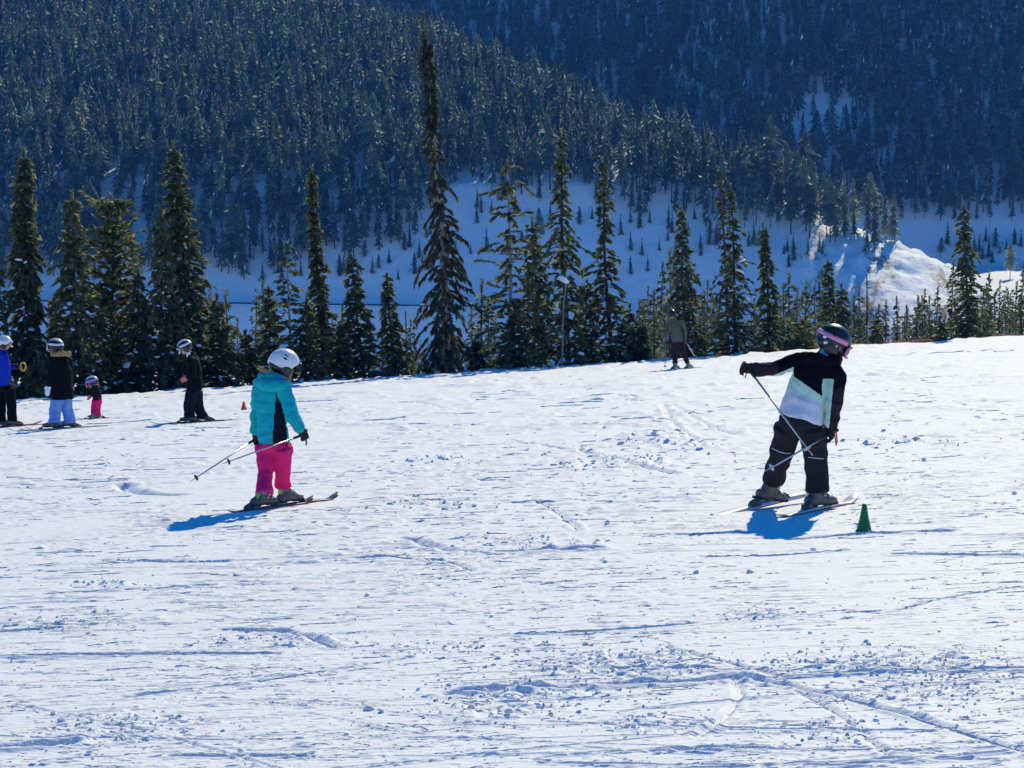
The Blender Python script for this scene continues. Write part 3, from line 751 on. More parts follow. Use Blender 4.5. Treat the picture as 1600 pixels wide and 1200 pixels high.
# forest edge and the loose saplings on the snowfield, one object each; then the mass of the forest
FX = np.array([-200, 0, 120, 250, 400, 480, 560, 620, 660, 700, 718, 735, 752, 780, 830, 880, 900, 912, 930, 1000, 1060, 1120, 1200, 1280, 1350, 1420, 1450, 1470, 1520, 1600, 1800], float)
FY = np.array([445, 446, 446, 444, 440, 426, 410, 394, 370, 336, 300, 275, 300, 318, 322, 325, 285, 290, 335, 345, 350, 362, 378, 385, 388, 385, 372, 350, 358, 366, 375], float)
def forest_ok(px, py): return py < np.interp(px, FX, FY)
ALL_F = []        # (x, y, z, scale)
def scatter():
    g = np.random.default_rng(5)
    pts = []
    # near mountain and far mountain: jittered grid in the map plane
    for (x0, x1, y0, y1, st) in ((-370, 190, 600, 1080, 4.5), (-160, 430, 850, 1320, 4.6)):
        xs, ys = np.meshgrid(np.arange(x0, x1, st), np.arange(y0, y1, st))
        xs = (xs + g.uniform(-0.5, 0.5, xs.shape) * st).ravel(); ys = (ys + g.uniform(-0.5, 0.5, ys.shape) * st).ravel()
        h1, h2, v = far_parts(xs, ys)
        zs = np.maximum(np.maximum(h1, h2), v)
        px, py = project(xs, ys, zs)
        is1 = (h1 >= h2)
        ok = forest_ok(px, py + g.normal(size=len(px)) * 4) & (zs > v + 1.5) & (px > -260) & (px < 1860) & (py > -190)
        if y0 < 700: ok &= is1
        else: ok &= ~is1
        # thinned streaks and the clearing on the far mountain
        ok &= ~((~is1) & (np.abs(px - 1285 - 0.25 * (200 - py)) < 42 + 14 * np.sin(py * 0.3)) & (py > 165) & (py < 235) & (g.random(len(px)) < 0.93))
        ok &= ~((vn2(px / 14.0, py / 70.0, 7) > np.where(is1, 0.84, 0.92)) & (g.random(len(px)) < 0.5) & (px > 700))
        ok &= ~(is1 & (xs > 95) & (g.random(len(px)) < 0.45))          # open wood on the nose of the spur
        keep = np.where(ok)[0]
        sc = g.uniform(0.42, 1.18, len(keep)) ** 0.8 * np.where(g.random(len(keep)) < 0.12, 1.25, 1.0) * (1.36 if y0 < 700 else 1.55)
        for i, s in zip(keep, sc): pts.append((xs[i], ys[i], zs[i], s, px[i], py[i]))
    return pts
PTS = scatter()
edge_d = np.array([np.interp(p[4], FX, FY) - p[5] for p in PTS])
order = np.argsort(edge_d)
N_EDGE = 42
vis = [i for i in order if 0 < PTS[i][4] < 1600]
chosen = set(vis[:N_EDGE])
srcs = []
for n_, i in enumerate(vis[:N_EDGE]):
    x, y, z, s, px, py = PTS[i]
    o = link('mountain_tree', FARP[n_ % 6])
    o.location = (x, y, z - 0.2); o.scale = (s, s, s); o.rotation_euler = (0, 0, random.random() * 6.28)
    where = next(w_ for lim, w_ in ((640, 'above the long dark road'), (760, 'beside the gully behind the shaggy giant'), (960, 'beside the gully between two tall dark firs'), (1170, 'above the snowfield dotted with saplings'), (1460, 'above the sunny bank'), (9999, 'above the snowfield by the sunlit road')) if px < lim)
    tag(o, 'conifer at the lower forest edge ' + where, 'tree', 'front rank of the mountain forest ' + where)
    if n_ < 6: srcs.append(o)

def saplings():
    g = np.random.default_rng(9)
    fixed = [(768, 330), (805, 340), (745, 350), (735, 400), (760, 395), (985, 395), (1003, 400), (1012, 425), (985, 430), (1030, 395), (1045, 360), (1075, 370), (1095, 400), (1225, 400), (1240, 410), (1230, 395), (640, 390),
             (655, 405), (632, 395), (648, 430), (582, 430), (622, 440), (608, 415), (570, 405), (545, 420), (700, 380), (712, 400), (950, 350), (970, 370), (985, 350), (1000, 360), (1015, 350), (1120, 385), (1170, 385), (1190, 405),
             (1262, 400), (1280, 395), (905, 350), (860, 345), (842, 360), (815, 380), (795, 400), (1055, 410), (1140, 420), (1085, 345), (1110, 365), (925, 345), (690, 345), (672, 370), (530, 430), (495, 425), (440, 438), (470, 432), (410, 440),
             (1522, 400), (1530, 395), (1545, 405), (1555, 390), (1562, 398), (1572, 392), (1540, 380), (1585, 385), (1500, 395), (1480, 385), (1535, 408), (1550, 412), (1595, 388)]
    while len(fixed) < 95:
        px = g.uniform(420, 1300); lim = np.interp(px, FX, FY)
        fixed.append((px, lim + 4 + abs(g.normal()) * 30))
    for px, py in fixed:
        p = hit_far(px, py)
        if p is None: continue
        o = link('young_tree', SAPL[int(g.integers(3))])
        s = g.uniform(0.65, 1.25) * p.y / 640
        o.location = p + Vector((0, 0, -0.1)); o.scale = (s, s, s * g.uniform(0.9, 1.25)); o.rotation_euler = (0, 0, g.random() * 6.28)
        where = next(w_ for lim, w_ in ((660, 'above the long dark road'), (870, 'behind the shaggy giant and the open fir'), (1120, 'above the skier in olive'), (1420, 'uphill from the sunny bank'), (9999, 'by the sunlit road')) if px < lim)
        tag(o, 'small dark conifer alone on the shaded snowfield ' + where, 'tree', 'young trees on the snowfield ' + where)
    # the big tree at the road on the right and dark conifers around the sunny bank
    for k, (px, py, hgt, lab) in enumerate([(1578, 436, 11.5, 'rounded dark conifer beside the valley road'), (1600, 436, 9, 'second dark conifer beside the valley road'), (1470, 405, 8, 'yellowish conifer crowning the sunny bank')]):
        p = hit_far(px, py)
        if p is None: continue
        o = link('mountain_tree', FARP[[2, 0, 5][k]]); s = hgt / 12
        o.location = p; o.scale = (s * 1.2, s * 1.2, s)
        tag(o, lab, 'tree')
saplings()

def forest(name, sel, label):
    V = np.array([(p[0], p[1], p[2] - 0.2) for p in sel], np.float32)
    me = bpy.data.meshes.new(name); me.vertices.add(len(V)); me.vertices.foreach_set('co', V.ravel())
    gw = np.random.default_rng(len(sel)); wv = gw.uniform(0.72, 1.18, len(sel))
    a = me.attributes.new('size', 'FLOAT_VECTOR', 'POINT'); a.data.foreach_set('vector', np.array([(p[3] * w_, p[3] * w_, p[3]) for p, w_ in zip(sel, wv)], np.float32).ravel())
    me.update()
    o = link(name, me)
    tag(o, label, 'forest', kind='stuff')
    ng = bpy.data.node_groups.new('scatter_trees', 'GeometryNodeTree')
    ng.interface.new_socket('Geometry', in_out='INPUT', socket_type='NodeSocketGeometry')
    ng.interface.new_socket('Geometry', in_out='OUTPUT', socket_type='NodeSocketGeometry')
    N = ng.nodes; L = ng.links
    gi = N.new('NodeGroupInput'); go = N.new('NodeGroupOutput')
    join = N.new('GeometryNodeJoinGeometry')
    for s in reversed(srcs):
        oi = N.new('GeometryNodeObjectInfo'); oi.transform_space = 'ORIGINAL'; oi.inputs['Object'].default_value = s
        gti = N.new('GeometryNodeGeometryToInstance'); L.new(oi.outputs['Geometry'], gti.inputs[0]); L.new(gti.outputs[0], join.inputs[0])
    iop = N.new('GeometryNodeInstanceOnPoints'); iop.inputs['Pick Instance'].default_value = True
    L.new(gi.outputs[0], iop.inputs['Points']); L.new(join.outputs[0], iop.inputs['Instance'])
    rv = N.new('FunctionNodeRandomValue'); rv.data_type = 'INT'
    for sk in rv.inputs:
        if sk.type == 'INT' and sk.name == 'Min': sk.default_value = 0
        if sk.type == 'INT' and sk.name == 'Max': sk.default_value = len(srcs) - 1
    L.new([s for s in rv.outputs if s.type == 'INT'][0], iop.inputs['Instance Index'])
    rr = N.new('FunctionNodeRandomValue'); rr.data_type = 'FLOAT_VECTOR'
    vs_ = [s for s in rr.inputs if s.type == 'VECTOR']
    vs_[0].default_value = (-0.07, -0.07, 0); vs_[1].default_value = (0.07, 0.07, 6.283)
    L.new([s for s in rr.outputs if s.type == 'VECTOR'][0], iop.inputs['Rotation'])
    na = N.new('GeometryNodeInputNamedAttribute'); na.data_type = 'FLOAT_VECTOR'; na.inputs['Name'].default_value = 'size'
    L.new([s for s in na.outputs if s.type == 'VECTOR'][0], iop.inputs['Scale'])
    L.new(iop.outputs[0], go.inputs[0])
    mod = o.modifiers.new('scatter', 'NODES'); mod.node_group = ng
rest = [p for i, p in enumerate(PTS) if i not in chosen]
forest('forest', [p for p in rest if p[0] < 190 and far_parts(p[0], p[1])[0] >= far_parts(p[0], p[1])[1]], 'dense conifer forest on the near spur of the mountain')
forest('forest', [p for p in rest if not (p[0] < 190 and far_parts(p[0], p[1])[0] >= far_parts(p[0], p[1])[1])], 'dense blue shaded conifer forest on the far mountain')
print('forest points', len(PTS))

# bare poles and the leaning stick
def stick(name, pts, r0, r1, m, label, cat, cap=None, twig=None):
    base = Vector(pts[0])
    P = np.array([tuple(Vector(p) - base) for p in pts])
    n = 14; t = np.linspace(0, 1, n); tt = np.linspace(0, 1, len(P))
    Q = np.stack([np.interp(t, tt, P[:, k]) for k in range(3)], -1); Q[:, 0] += 0.012 * np.sin(t * 9) * (1 + r0 * 10)
    root = empty(name, base, label, cat)
    v, f = tube_np(Q, np.linspace(r0, r1, n), 7)
    link('stem', mesh_np('stem', v, f, m, smooth=True), root)
    if twig is not None:
        v, f = tube_np(np.array(twig) - np.array(base), np.linspace(r1 * 1.2, r1 * 0.6, len(twig)), 5); link('twig', mesh_np('twig', v, f, m), root)
    if cap:
        o = link('snow_clump', LUMPS[1], root); o.location = Q[-1] + np.array(cap[0]); o.scale = cap[1]; o.rotation_euler = (0, 0.5, 0)
Y = edge_y(880) + 0.4
zb = near1(at(878, 568, Y).x, Y)
p0 = at(877, 568, Y); p0.z = zb
stick('leaning_stick', [p0, at(879, 520, Y), at(881, 470, Y), at(884, 440, Y)], 0.034, 0.02, BARK_PALE, 'pale bare stick with a white snow cap against the tall dark fir', 'stick',
      cap=((-0.10, 0, 0.06), (0.19, 0.15, 0.17)), twig=[tuple(at(883, 446, Y)), tuple(at(887, 438, Y)), tuple(at(888, 430, Y))])
for (px, py0, py1, lab) in ((595, 455, 560, 'thin bare snag standing between two slender firs'), (633, 486, 560, 'short thin snag beside the small slender fir'), (1354, 430, 520, 'bare dark snag in front of the sunny bank')):
    Y = edge_y(px) + 40
    p = at(px, py0, Y); zb = near1(p.x, Y)
    stick('dead_snag', [(p.x + 0.25, Y, zb), (p.x + 0.1, Y, (zb + p.z) / 2), tuple(p)], 0.10, 0.03, BARK_DARK, lab, 'dead tree')

# ------------------------------------------------------------------ people: lofted limbs fused into one surface per garment
TMP = bpy.data.scenes.new('workbench')
def loft(bm, rings, k=16):
    """rings: (centre, half axis a, half axis b) with a, b vectors; closed with rounded caps."""
    loops = []
    ph = [i * 2 * math.pi / k for i in range(k)]
    for c, a, b in rings:
        loops.append([bm.verts.new(c + a * math.cos(t) + b * math.sin(t)) for t in ph])
    for l0, l1 in zip(loops[:-1], loops[1:]):
        for i in range(k):
            bm.faces.new((l0[i], l0[(i + 1) % k], l1[(i + 1) % k], l1[i]))
    bm.faces.new(list(reversed(loops[0]))); bm.faces.new(loops[-1])
def chain(bm, pts, lat=None, k=14, cap=True):
    """pts: (Vector, ra[, rb]); ra along lat, rb across it."""
    P = [Vector(p[0]) for p in pts]; rings = []
    n = len(P)
    for i in range(n):
        t = (P[min(i + 1, n - 1)] - P[max(i - 1, 0)]).normalized()
        ref = lat if lat is not None else (Vector((0, 1, 0)) if abs(t.y) < 0.9 else Vector((1, 0, 0)))
        b = t.cross(ref).normalized(); a = b.cross(t).normalized()
        ra = pts[i][1]; rb = pts[i][2] if len(pts[i]) > 2 else ra
        if i == 0 and cap:
            for q in (0.9, 0.55): rings.append((P[0] - t * ((ra + rb) / 2) * q * 0.7, a * ra * math.sqrt(1 - q * q), b * rb * math.sqrt(1 - q * q)))
        rings.append((P[i], a * ra, b * rb))
        if i == n - 1 and cap:
            for q in (0.55, 0.9): rings.append((P[i] + t * ((ra + rb) / 2) * q * 0.7, a * ra * math.sqrt(1 - q * q), b * rb * math.sqrt(1 - q * q)))
    loft(bm, rings, k)
def ball(bm, c, rx, ry, rz, f=None, u=None):
    """ellipsoid, rx along right, ry along forward f, rz along up u"""
    M = Matrix.Identity(3)
    if f is not None:
        f = Vector(f).normalized(); u = Vector(u if u is not None else (0, 0, 1)); r = f.cross(u).normalized(); u = r.cross(f)
        M = Matrix((r, f, u)).transposed()
    mm = Matrix.Translation(c) @ M.to_4x4() @ Matrix.Diagonal((rx, ry, rz, 1))
    bmesh.ops.create_icosphere(bm, subdivisions=3, radius=1.0, matrix=mm)
def fuse(name, bm, voxel, origin, mats, pick=None, smooth=4, wrinkle=0.0, wscale=9.0, fold=None, seed=0):
    """Fuse overlapping closed shapes into one skin, smooth it, add cloth folds; verts come out relative to origin."""
    me = bpy.data.meshes.new('tmp'); bmesh.ops.recalc_face_normals(bm, faces=bm.faces); bm.to_mesh(me); bm.free()
    ob = bpy.data.objects.new('tmp', me); TMP.collection.objects.link(ob)
    md = ob.modifiers.new('r', 'REMESH'); md.mode = 'VOXEL'; md.voxel_size = voxel
    if smooth:
        ms = ob.modifiers.new('s', 'SMOOTH'); ms.factor = 0.5; ms.iterations = smooth
    vl = TMP.view_layers[0]; vl.update()
    dg = vl.depsgraph
    out = bpy.data.meshes.new_from_object(ob.evaluated_get(dg), depsgraph=dg)
    bpy.data.objects.remove(ob); bpy.data.meshes.remove(me)
    out.name = name
    n = len(out.vertices)
    co = np.empty(n * 3, np.float32); out.vertices.foreach_get('co', co); co = co.reshape(-1, 3)
    if wrinkle or fold:
        nr = np.empty(n * 3, np.float32); out.vertex_normals.foreach_get('vector', nr); nr = nr.reshape(-1, 3)
        d = 0
        if wrinkle:
            q = co * np.array([wscale, wscale, wscale * 1.35]) + seed * 3.7
            q = q + 0.6 * np.stack([vn3(q * 0.5, seed + 7), vn3(q * 0.5, seed + 8), 1.6 * vn3(q * 0.45, seed + 9)], -1)
            d = wrinkle * ((1 - 2 * np.abs(vn3(q, seed))) * 0.8 + 0.5 * vn3(q * 2.3, seed + 3))
        if fold is not None: d = d + fold(co)
        co = co + nr * np.asarray(d)[:, None]
    out.materials.clear()
    for m in (mats if isinstance(mats, (list, tuple)) else [mats]): out.materials.append(m)
    if pick is not None:
        nf = len(out.polygons); fc = np.empty(nf * 3, np.float32)
        out.vertices.foreach_set('co', co.ravel()); out.update()
        out.polygons.foreach_get('center', fc)
        out.polygons.foreach_set('material_index', np.asarray(pick(fc.reshape(-1, 3))).astype(np.int32))
    co = co - np.array(origin, np.float32)
    out.vertices.foreach_set('co', co.ravel())
    out.polygons.foreach_set('use_smooth', np.ones(len(out.polygons), bool))
    out.update()
    return out
def bm_mesh(name, bm, mats, smooth=True):
    me = bpy.data.meshes.new(name); bmesh.ops.recalc_face_normals(bm, faces=bm.faces); bm.to_mesh(me); bm.free()
    for m in (mats if isinstance(mats, (list, tuple)) else [mats]): me.materials.append(m)
    me.polygons.foreach_set('use_smooth', [smooth] * len(me.polygons)); me.update()
    return me
def shift(me, org):
    co = np.empty(len(me.vertices) * 3, np.float32); me.vertices.foreach_get('co', co); co = co.reshape(-1, 3) - np.array(org, np.float32)
    me.vertices.foreach_set('co', co.ravel()); me.update(); return me

FAB = lambda n, c, **k: mat(n, c, 0.8, bump=(60, 0.25, 0.004), var=(9, 0.14), spec=0.06, **k)
TEAL = FAB('turquoise_cloth', (0.008, 0.40, 0.46)); NAVY = FAB('navy_cloth', (0.012, 0.013, 0.024)); PINK = FAB('pink_cloth', (0.74, 0.022, 0.17))
BLACK = FAB('black_cloth', (0.006, 0.006, 0.009)); CHAR = FAB('charcoal_cloth', (0.028, 0.024, 0.030)); PLUM = FAB('plum_cloth', (0.030, 0.020, 0.030))
MINT = FAB('mint_cloth', (0.50, 0.72, 0.58)); LILAC = FAB('lilac_white_cloth', (0.66, 0.67, 0.76)); BLUE = FAB('royal_blue_cloth', (0.008, 0.035, 0.42)); SKYB = FAB('light_blue_cloth', (0.16, 0.32, 0.72))
OLIVE = FAB('olive_cloth', (0.10, 0.11, 0.075)); GREYC = FAB('grey_cloth', (0.12, 0.12, 0.15)); GLOVE = FAB('dark_glove', (0.035, 0.030, 0.036)); FUR = mat('tan_fur', (0.45, 0.30, 0.14), 0.95, bump=(70, 1.0, 0.02), var=(40, 0.4), spec=0.1)
CORAL = FAB('coral_glove', (0.62, 0.16, 0.18)); WGLOVE = FAB('pale_glove', (0.70, 0.78, 0.9)); YELLOW = mat('yellow_plastic', (0.75, 0.45, 0.02), 0.5)
SKIN = mat('skin', (0.55, 0.33, 0.25), 0.55, var=(20, 0.08)); HAIR = mat('blond_hair', (0.42, 0.27, 0.14), 0.6, bump=(80, 0.6, 0.01)); DHAIR = mat('dark_hair', (0.03, 0.02, 0.015), 0.5, bump=(80, 0.6, 0.01))
W_PLAS = mat('white_shell', (0.78, 0.78, 0.80), 0.32, var=(6, 0.05), spec=0.5); B_PLAS = mat('black_shell', (0.015, 0.015, 0.018), 0.35, spec=0.5); GREY_P = mat('grey_shell', (0.22, 0.22, 0.20), 0.45, var=(14, 0.3), spec=0.4)
DGREY_P = mat('dark_grey_shell', (0.10, 0.10, 0.092), 0.45, var=(14, 0.35)); LIME = mat('lime_trim', (0.45, 0.6, 0.08), 0.5); PINKBAND = mat('pink_strap', (0.85, 0.28, 0.48), 0.7); LENS = mat('goggle_lens', (0.02, 0.018, 0.02), 0.12, spec=0.8)
WHITEBAND = mat('white_strap', (0.8, 0.8, 0.85), 0.7); ALU = mat('aluminium', (0.55, 0.55, 0.58), 0.32, metal=0.9); RED_P = mat('red_plastic', (0.50, 0.03, 0.02), 0.45); SKI_W = mat('white_ski', (0.72, 0.71, 0.70), 0.35, var=(12, 0.12)); SKI_R = mat('red_ski', (0.45, 0.06, 0.04), 0.35, var=(12, 0.2))
SKI_D = mat('dark_ski', (0.10, 0.085, 0.085), 0.35, var=(12, 0.3)); SKI_Y = mat('pale_yellow_ski', (0.70, 0.72, 0.45), 0.4, var=(12, 0.1)); GREEN_P = mat('green_plastic', (0.004, 0.145, 0.045), 0.5, bump=(30, 0.2, 0.004), var=(8, 0.12)); ORANGE_P = mat('orange_plastic', (0.75, 0.09, 0.02), 0.5); PURP = FAB('purple_cloth', (0.16, 0.10, 0.35))
BSHELL = mat('blue_shell', (0.03, 0.10, 0.45), 0.35); WHITEPIPE = mat('white_piping', (0.6, 0.6, 0.65), 0.7); STEEL = mat('steel', (0.4, 0.4, 0.42), 0.35, metal=0.8); RUBBER = mat('black_rubber', (0.02, 0.02, 0.02), 0.7)

def helmet(parent, org, c, f, u, s, shell, strap, top=None, vents=True, visor=True):
    """Ski helmet with brow edge, ear pads, goggle strap and goggles; f forward, u up."""
    f = Vector(f).normalized(); u = Vector(u).normalized(); r = f.cross(u).normalized(); u = r.cross(f).normalized()
    A, B, C_ = 0.125 * s, 0.150 * s, 0.135 * s            # half width, half length, height
    def pt(ph, th, k=1.0): return c + (r * A * math.sin(ph) + f * B * math.cos(ph)) * math.sin(th) * k + u * C_ * math.cos(th) * k
    bm = bmesh.new(); n, m = 36, 12
    rows = []
    for j in range(m + 1):
        row = []
        for i in range(n):
            ph = i * 2 * math.pi / n
            low = R(96) + R(13) * math.cos(2 * (ph - math.pi / 2)) * (1 if math.cos(ph) < 0.3 else 0.6) - R(14) * max(0, math.cos(ph)) + R(7) * max(0, -math.cos(ph))
            row.append(bm.verts.new(pt(ph, max(0.02, low * j / m), 1 + 0.03 * (j / m) ** 6)))
        rows.append(row)
    inner = [bm.verts.new(v.co + (c - v.co) * 0.09) for v in rows[-1]]
    deep = [bm.verts.new(v.co + (c - v.co) * 0.22 + u * 0.03 * s) for v in rows[-1]]
    rows += [inner, deep]
    for a, b in zip(rows[:-1], rows[1:]):
        for i in range(n): bm.faces.new((a[i], a[(i + 1) % n], b[(i + 1) % n], b[i]))
    bm.faces.new(list(reversed(rows[0])))
    h = link('helmet', shift(bm_mesh('helmet', bm, shell), org), parent)
    if top is not None:       # contrasting crown panel
        bm = bmesh.new(); rows = []
        for j in range(7): rows.append([bm.verts.new(pt(i * 2 * math.pi / n, max(0.02, R(52) * j / 6 * (1 + 0.18 * math.cos(i * 2 * math.pi / n * 2))), 1.012)) for i in range(n)])
        for a, b in zip(rows[:-1], rows[1:]):
            for i in range(n): bm.faces.new((a[i], a[(i + 1) % n], b[(i + 1) % n], b[i]))
        bm.faces.new(list(reversed(rows[0])))
        link('crown_panel', shift(bm_mesh('crown_panel', bm, top), org), h)
    if vents:
        for sd in (-1, 1):
            for dph, th in ((-0.25, 0.95), (-0.35, 1.2)):
                q = pt(sd * (math.pi / 2) + sd * dph * -1 * 1.0, th, 1.0); nn = (q - c).normalized()
                bm = bmesh.new(); ball(bm, q, 0.021 * s, 0.006 * s, 0.009 * s, nn, u + f * 0.4 * sd); link('vent', shift(bm_mesh('vent', bm, B_PLAS), org), h)
    # ear pads and liner
    bm = bmesh.new()
    for sd in (-1, 1): ball(bm, c + r * sd * 0.098 * s - f * 0.012 * s - u * 0.055 * s, 0.030 * s, 0.062 * s, 0.068 * s, f, u)
    ball(bm, c - f * 0.035 * s - u * 0.035 * s, 0.108 * s, 0.105 * s, 0.075 * s, f, u)
    link('ear_pads', shift(bm_mesh('ear_pads', bm, B_PLAS), org), parent)
    # strap round the shell and goggles
    if strap is not None:
        bm = bmesh.new(); N = 40; rows = []
        for i in range(N + 1):
            ph = R(48) + (2 * math.pi - R(96)) * i / N
            lo, hi = pt(ph, R(86), 1.025), pt(ph, R(70), 1.025); lo2, hi2 = pt(ph, R(86), 0.99), pt(ph, R(70), 0.99)
            rows.append([bm.verts.new(x) for x in (lo, hi, hi2, lo2)])
        for a, b in zip(rows[:-1], rows[1:]):
            for i in range(4): bm.faces.new((a[i], a[(i + 1) % 4], b[(i + 1) % 4], b[i]))
        bm.faces.new(rows[0]); bm.faces.new(list(reversed(rows[-1])))
        link('goggle_strap', shift(bm_mesh('goggle_strap', bm, strap), org), parent)
    if visor:
        bm = bmesh.new(); rows = []
        for j in range(7):
            z = -1 + 2 * j / 6
            row = []
            for i in range(17):
                a = R(-62) + R(124) * i / 16
                w = (1 - 0.25 * abs(z) ** 3)
                row.append(bm.verts.new(c + r * 0.108 * s * math.sin(a) * w + f * (0.075 + 0.085 * math.cos(a) * (1 - 0.10 * z * z)) * s + u * (-0.035 + 0.045 * z) * s))
            rows.append(row)
        for a, b in zip(rows[:-1], rows[1:]):
            for i in range(16): bm.faces.new((a[i], a[i + 1], b[i + 1], b[i]))
        bmesh.ops.solidify(bm, geom=bm.faces[:], thickness=0.012 * s)
        gl = link('goggles', shift(bm_mesh('goggles', bm, LENS), org), parent)
        bm = bmesh.new()
        loopp = []
        for i in range(33):
            t = i / 32 * 2 * math.pi
            a = R(63) * math.cos(t); z = math.sin(t); z = math.copysign(abs(z) ** 0.6, z)
            loopp.append((c + r * 0.108 * s * math.sin(a) + f * (0.078 + 0.083 * math.cos(a)) * s + u * (-0.035 + 0.048 * z) * s, 0.010 * s))
        chain(bm, loopp, k=6, cap=False)
        link('goggle_frame', shift(bm_mesh('goggle_frame', bm, strap if strap is not None else B_PLAS), org), gl)

def glove(parent, org, wrist, hand, grip, palm, s, m, side=1, mitt=False):
    """Hand from wrist towards hand point, fingers closed round a shaft running along grip; palm: direction the palm faces."""
    d = (hand - wrist).normalized(); g = Vector(grip).normalized(); pm = Vector(palm); pm = (pm - d * pm.dot(d)).normalized()
    bm = bmesh.new(); w = d.cross(pm).normalized()
    if w.dot(g) < 0: w = -w
    c = wrist + d * 0.055 * s
    chain(bm, [(wrist - d * 0.045 * s, 0.042 * s, 0.038 * s), (wrist, 0.040 * s, 0.034 * s), (wrist + d * 0.05 * s, 0.046 * s, 0.026 * s), (wrist + d * 0.095 * s, 0.044 * s, 0.022 * s)], lat=w)
    if mitt:
        chain(bm, [(wrist + d * 0.08 * s, 0.044 * s, 0.026 * s), (wrist + d * 0.13 * s + pm * 0.01 * s, 0.042 * s, 0.026 * s), (wrist + d * 0.165 * s + pm * 0.03 * s, 0.034 * s, 0.022 * s)], lat=w)
    else:
        for i, (off, ln) in enumerate(((-0.034, 0.84), (-0.012, 0.98), (0.011, 1.0), (0.033, 0.92))):
            k0 = wrist + d * 0.095 * s + w * off * s
            k1 = k0 + (d * 0.034 + pm * 0.012) * s * ln
            k2 = k1 + (d * 0.004 + pm * 0.034) * s * ln
            k3 = k2 + (-d * 0.024 + pm * 0.010) * s * ln
            chain(bm, [(k0, 0.0125 * s), (k1, 0.0115 * s), (k2, 0.011 * s), (k3, 0.0095 * s)], k=8)
    t0 = wrist + d * 0.035 * s + w * 0.040 * s + pm * 0.008 * s
    t1 = t0 + (d * 0.030 + w * 0.018 + pm * 0.022) * s; t2 = t1 + (d * 0.018 - w * 0.012 + pm * 0.028) * s
    chain(bm, [(t0, 0.016 * s), (t1, 0.0135 * s), (t2, 0.0105 * s)], k=8)
    return link('glove', fuse('glove', bm, 0.0055 * max(s, 1), org, m, smooth=2), parent)

def boot(parent, org, foot, f, s, m, top=None, ankle=None, up=None, trim=None, buckles=True):
    """Ski boot standing at foot (sole centre below the ankle), toe towards f."""
    f = Vector(f).normalized(); u = Vector(up).normalized() if up is not None else Vector((0, 0, 1)); f = (f - u * f.dot(u)).normalized(); r = f.cross(u)
    sh = Vector((0, 0, 0)); kh = 0.20
    if ankle is not None:
        k_ = max(0.12 * s, (ankle - foot).dot(u)); sh = ((ankle - foot) - u * (ankle - foot).dot(u) + f * 0.03 * s) / k_; kh = k_ / s
    P = lambda a, b, h: foot + f * a * s + r * b * s + u * h * s + (sh * max(0, h - 0.05) * s)
    bm = bmesh.new()
    chain(bm, [(P(-0.10, 0, 0.045), 0.046 * s, 0.045 * s), (P(-0.03, 0, 0.055), 0.050 * s, 0.055 * s), (P(0.06, 0, 0.05), 0.052 * s, 0.046 * s), (P(0.13, 0, 0.042), 0.052 * s, 0.038 * s), (P(0.185, 0, 0.034), 0.040 * s, 0.028 * s)], lat=r)
    chain(bm, [(P(-0.035, 0, 0.05), 0.050 * s, 0.062 * s), (P(-0.032, 0, kh * 0.6), 0.052 * s, 0.060 * s), (P(-0.028, 0, kh), 0.054 * s, 0.058 * s), (P(-0.02, 0, kh + 0.03), 0.050 * s, 0.054 * s)], lat=r)
    chain(bm, [(P(0.0, 0, 0.10), 0.05 * s, 0.05 * s), (P(0.05, 0, 0.09), 0.048 * s, 0.04 * s)], lat=r)
    b = link('boot', fuse('boot', bm, 0.0085 * max(s, 0.8), org, [m, top or m], pick=(lambda fc: (((fc - np.array(foot)) @ np.array(u)) > 0.12 * s).astype(int)) if top else None, smooth=2), parent)
    bm = bmesh.new()
    for x0, x1, w0 in ((-0.145, -0.03, 0.036), (0.06, 0.205, 0.034)):
        vsx = [bm.verts.new(P(x, y, h)) for x in (x0, x1) for y in (-w0, w0) for h in (0.0, 0.022)]
        bmesh.ops.convex_hull(bm, input=vsx)
    link('sole', shift(bm_mesh('sole', bm, RUBBER, False), org), b)
    if buckles:
        for (x, h, tl) in ((0.10, 0.078, 0.3), (0.035, 0.115, 0.6), (0.03, kh * 0.75, 0.0), (0.03, kh * 0.95, 0.0)):
            bm = bmesh.new()
            chain(bm, [(P(x - 0.01, -0.055, h), 0.008 * s), (P(x + 0.006, 0.0, h + 0.012), 0.008 * s), (P(x - 0.01, 0.055, h), 0.008 * s)], k=6)
            for sd in (-1, 1): ball(bm, P(x - 0.015, 0.058 * sd, h), 0.008 * s, 0.022 * s, 0.010 * s, f, u)
            link('buckle', shift(bm_mesh('buckle', bm, STEEL), org), b)
    if trim is not None:
        bm = bmesh.new(); chain(bm, [(P(-0.090, 0, kh * 0.55), 0.032 * s, 0.010 * s), (P(-0.082, 0, kh * 1.02), 0.032 * s, 0.010 * s)], lat=r); link('spoiler', shift(bm_mesh('spoiler', bm, trim), org), b)

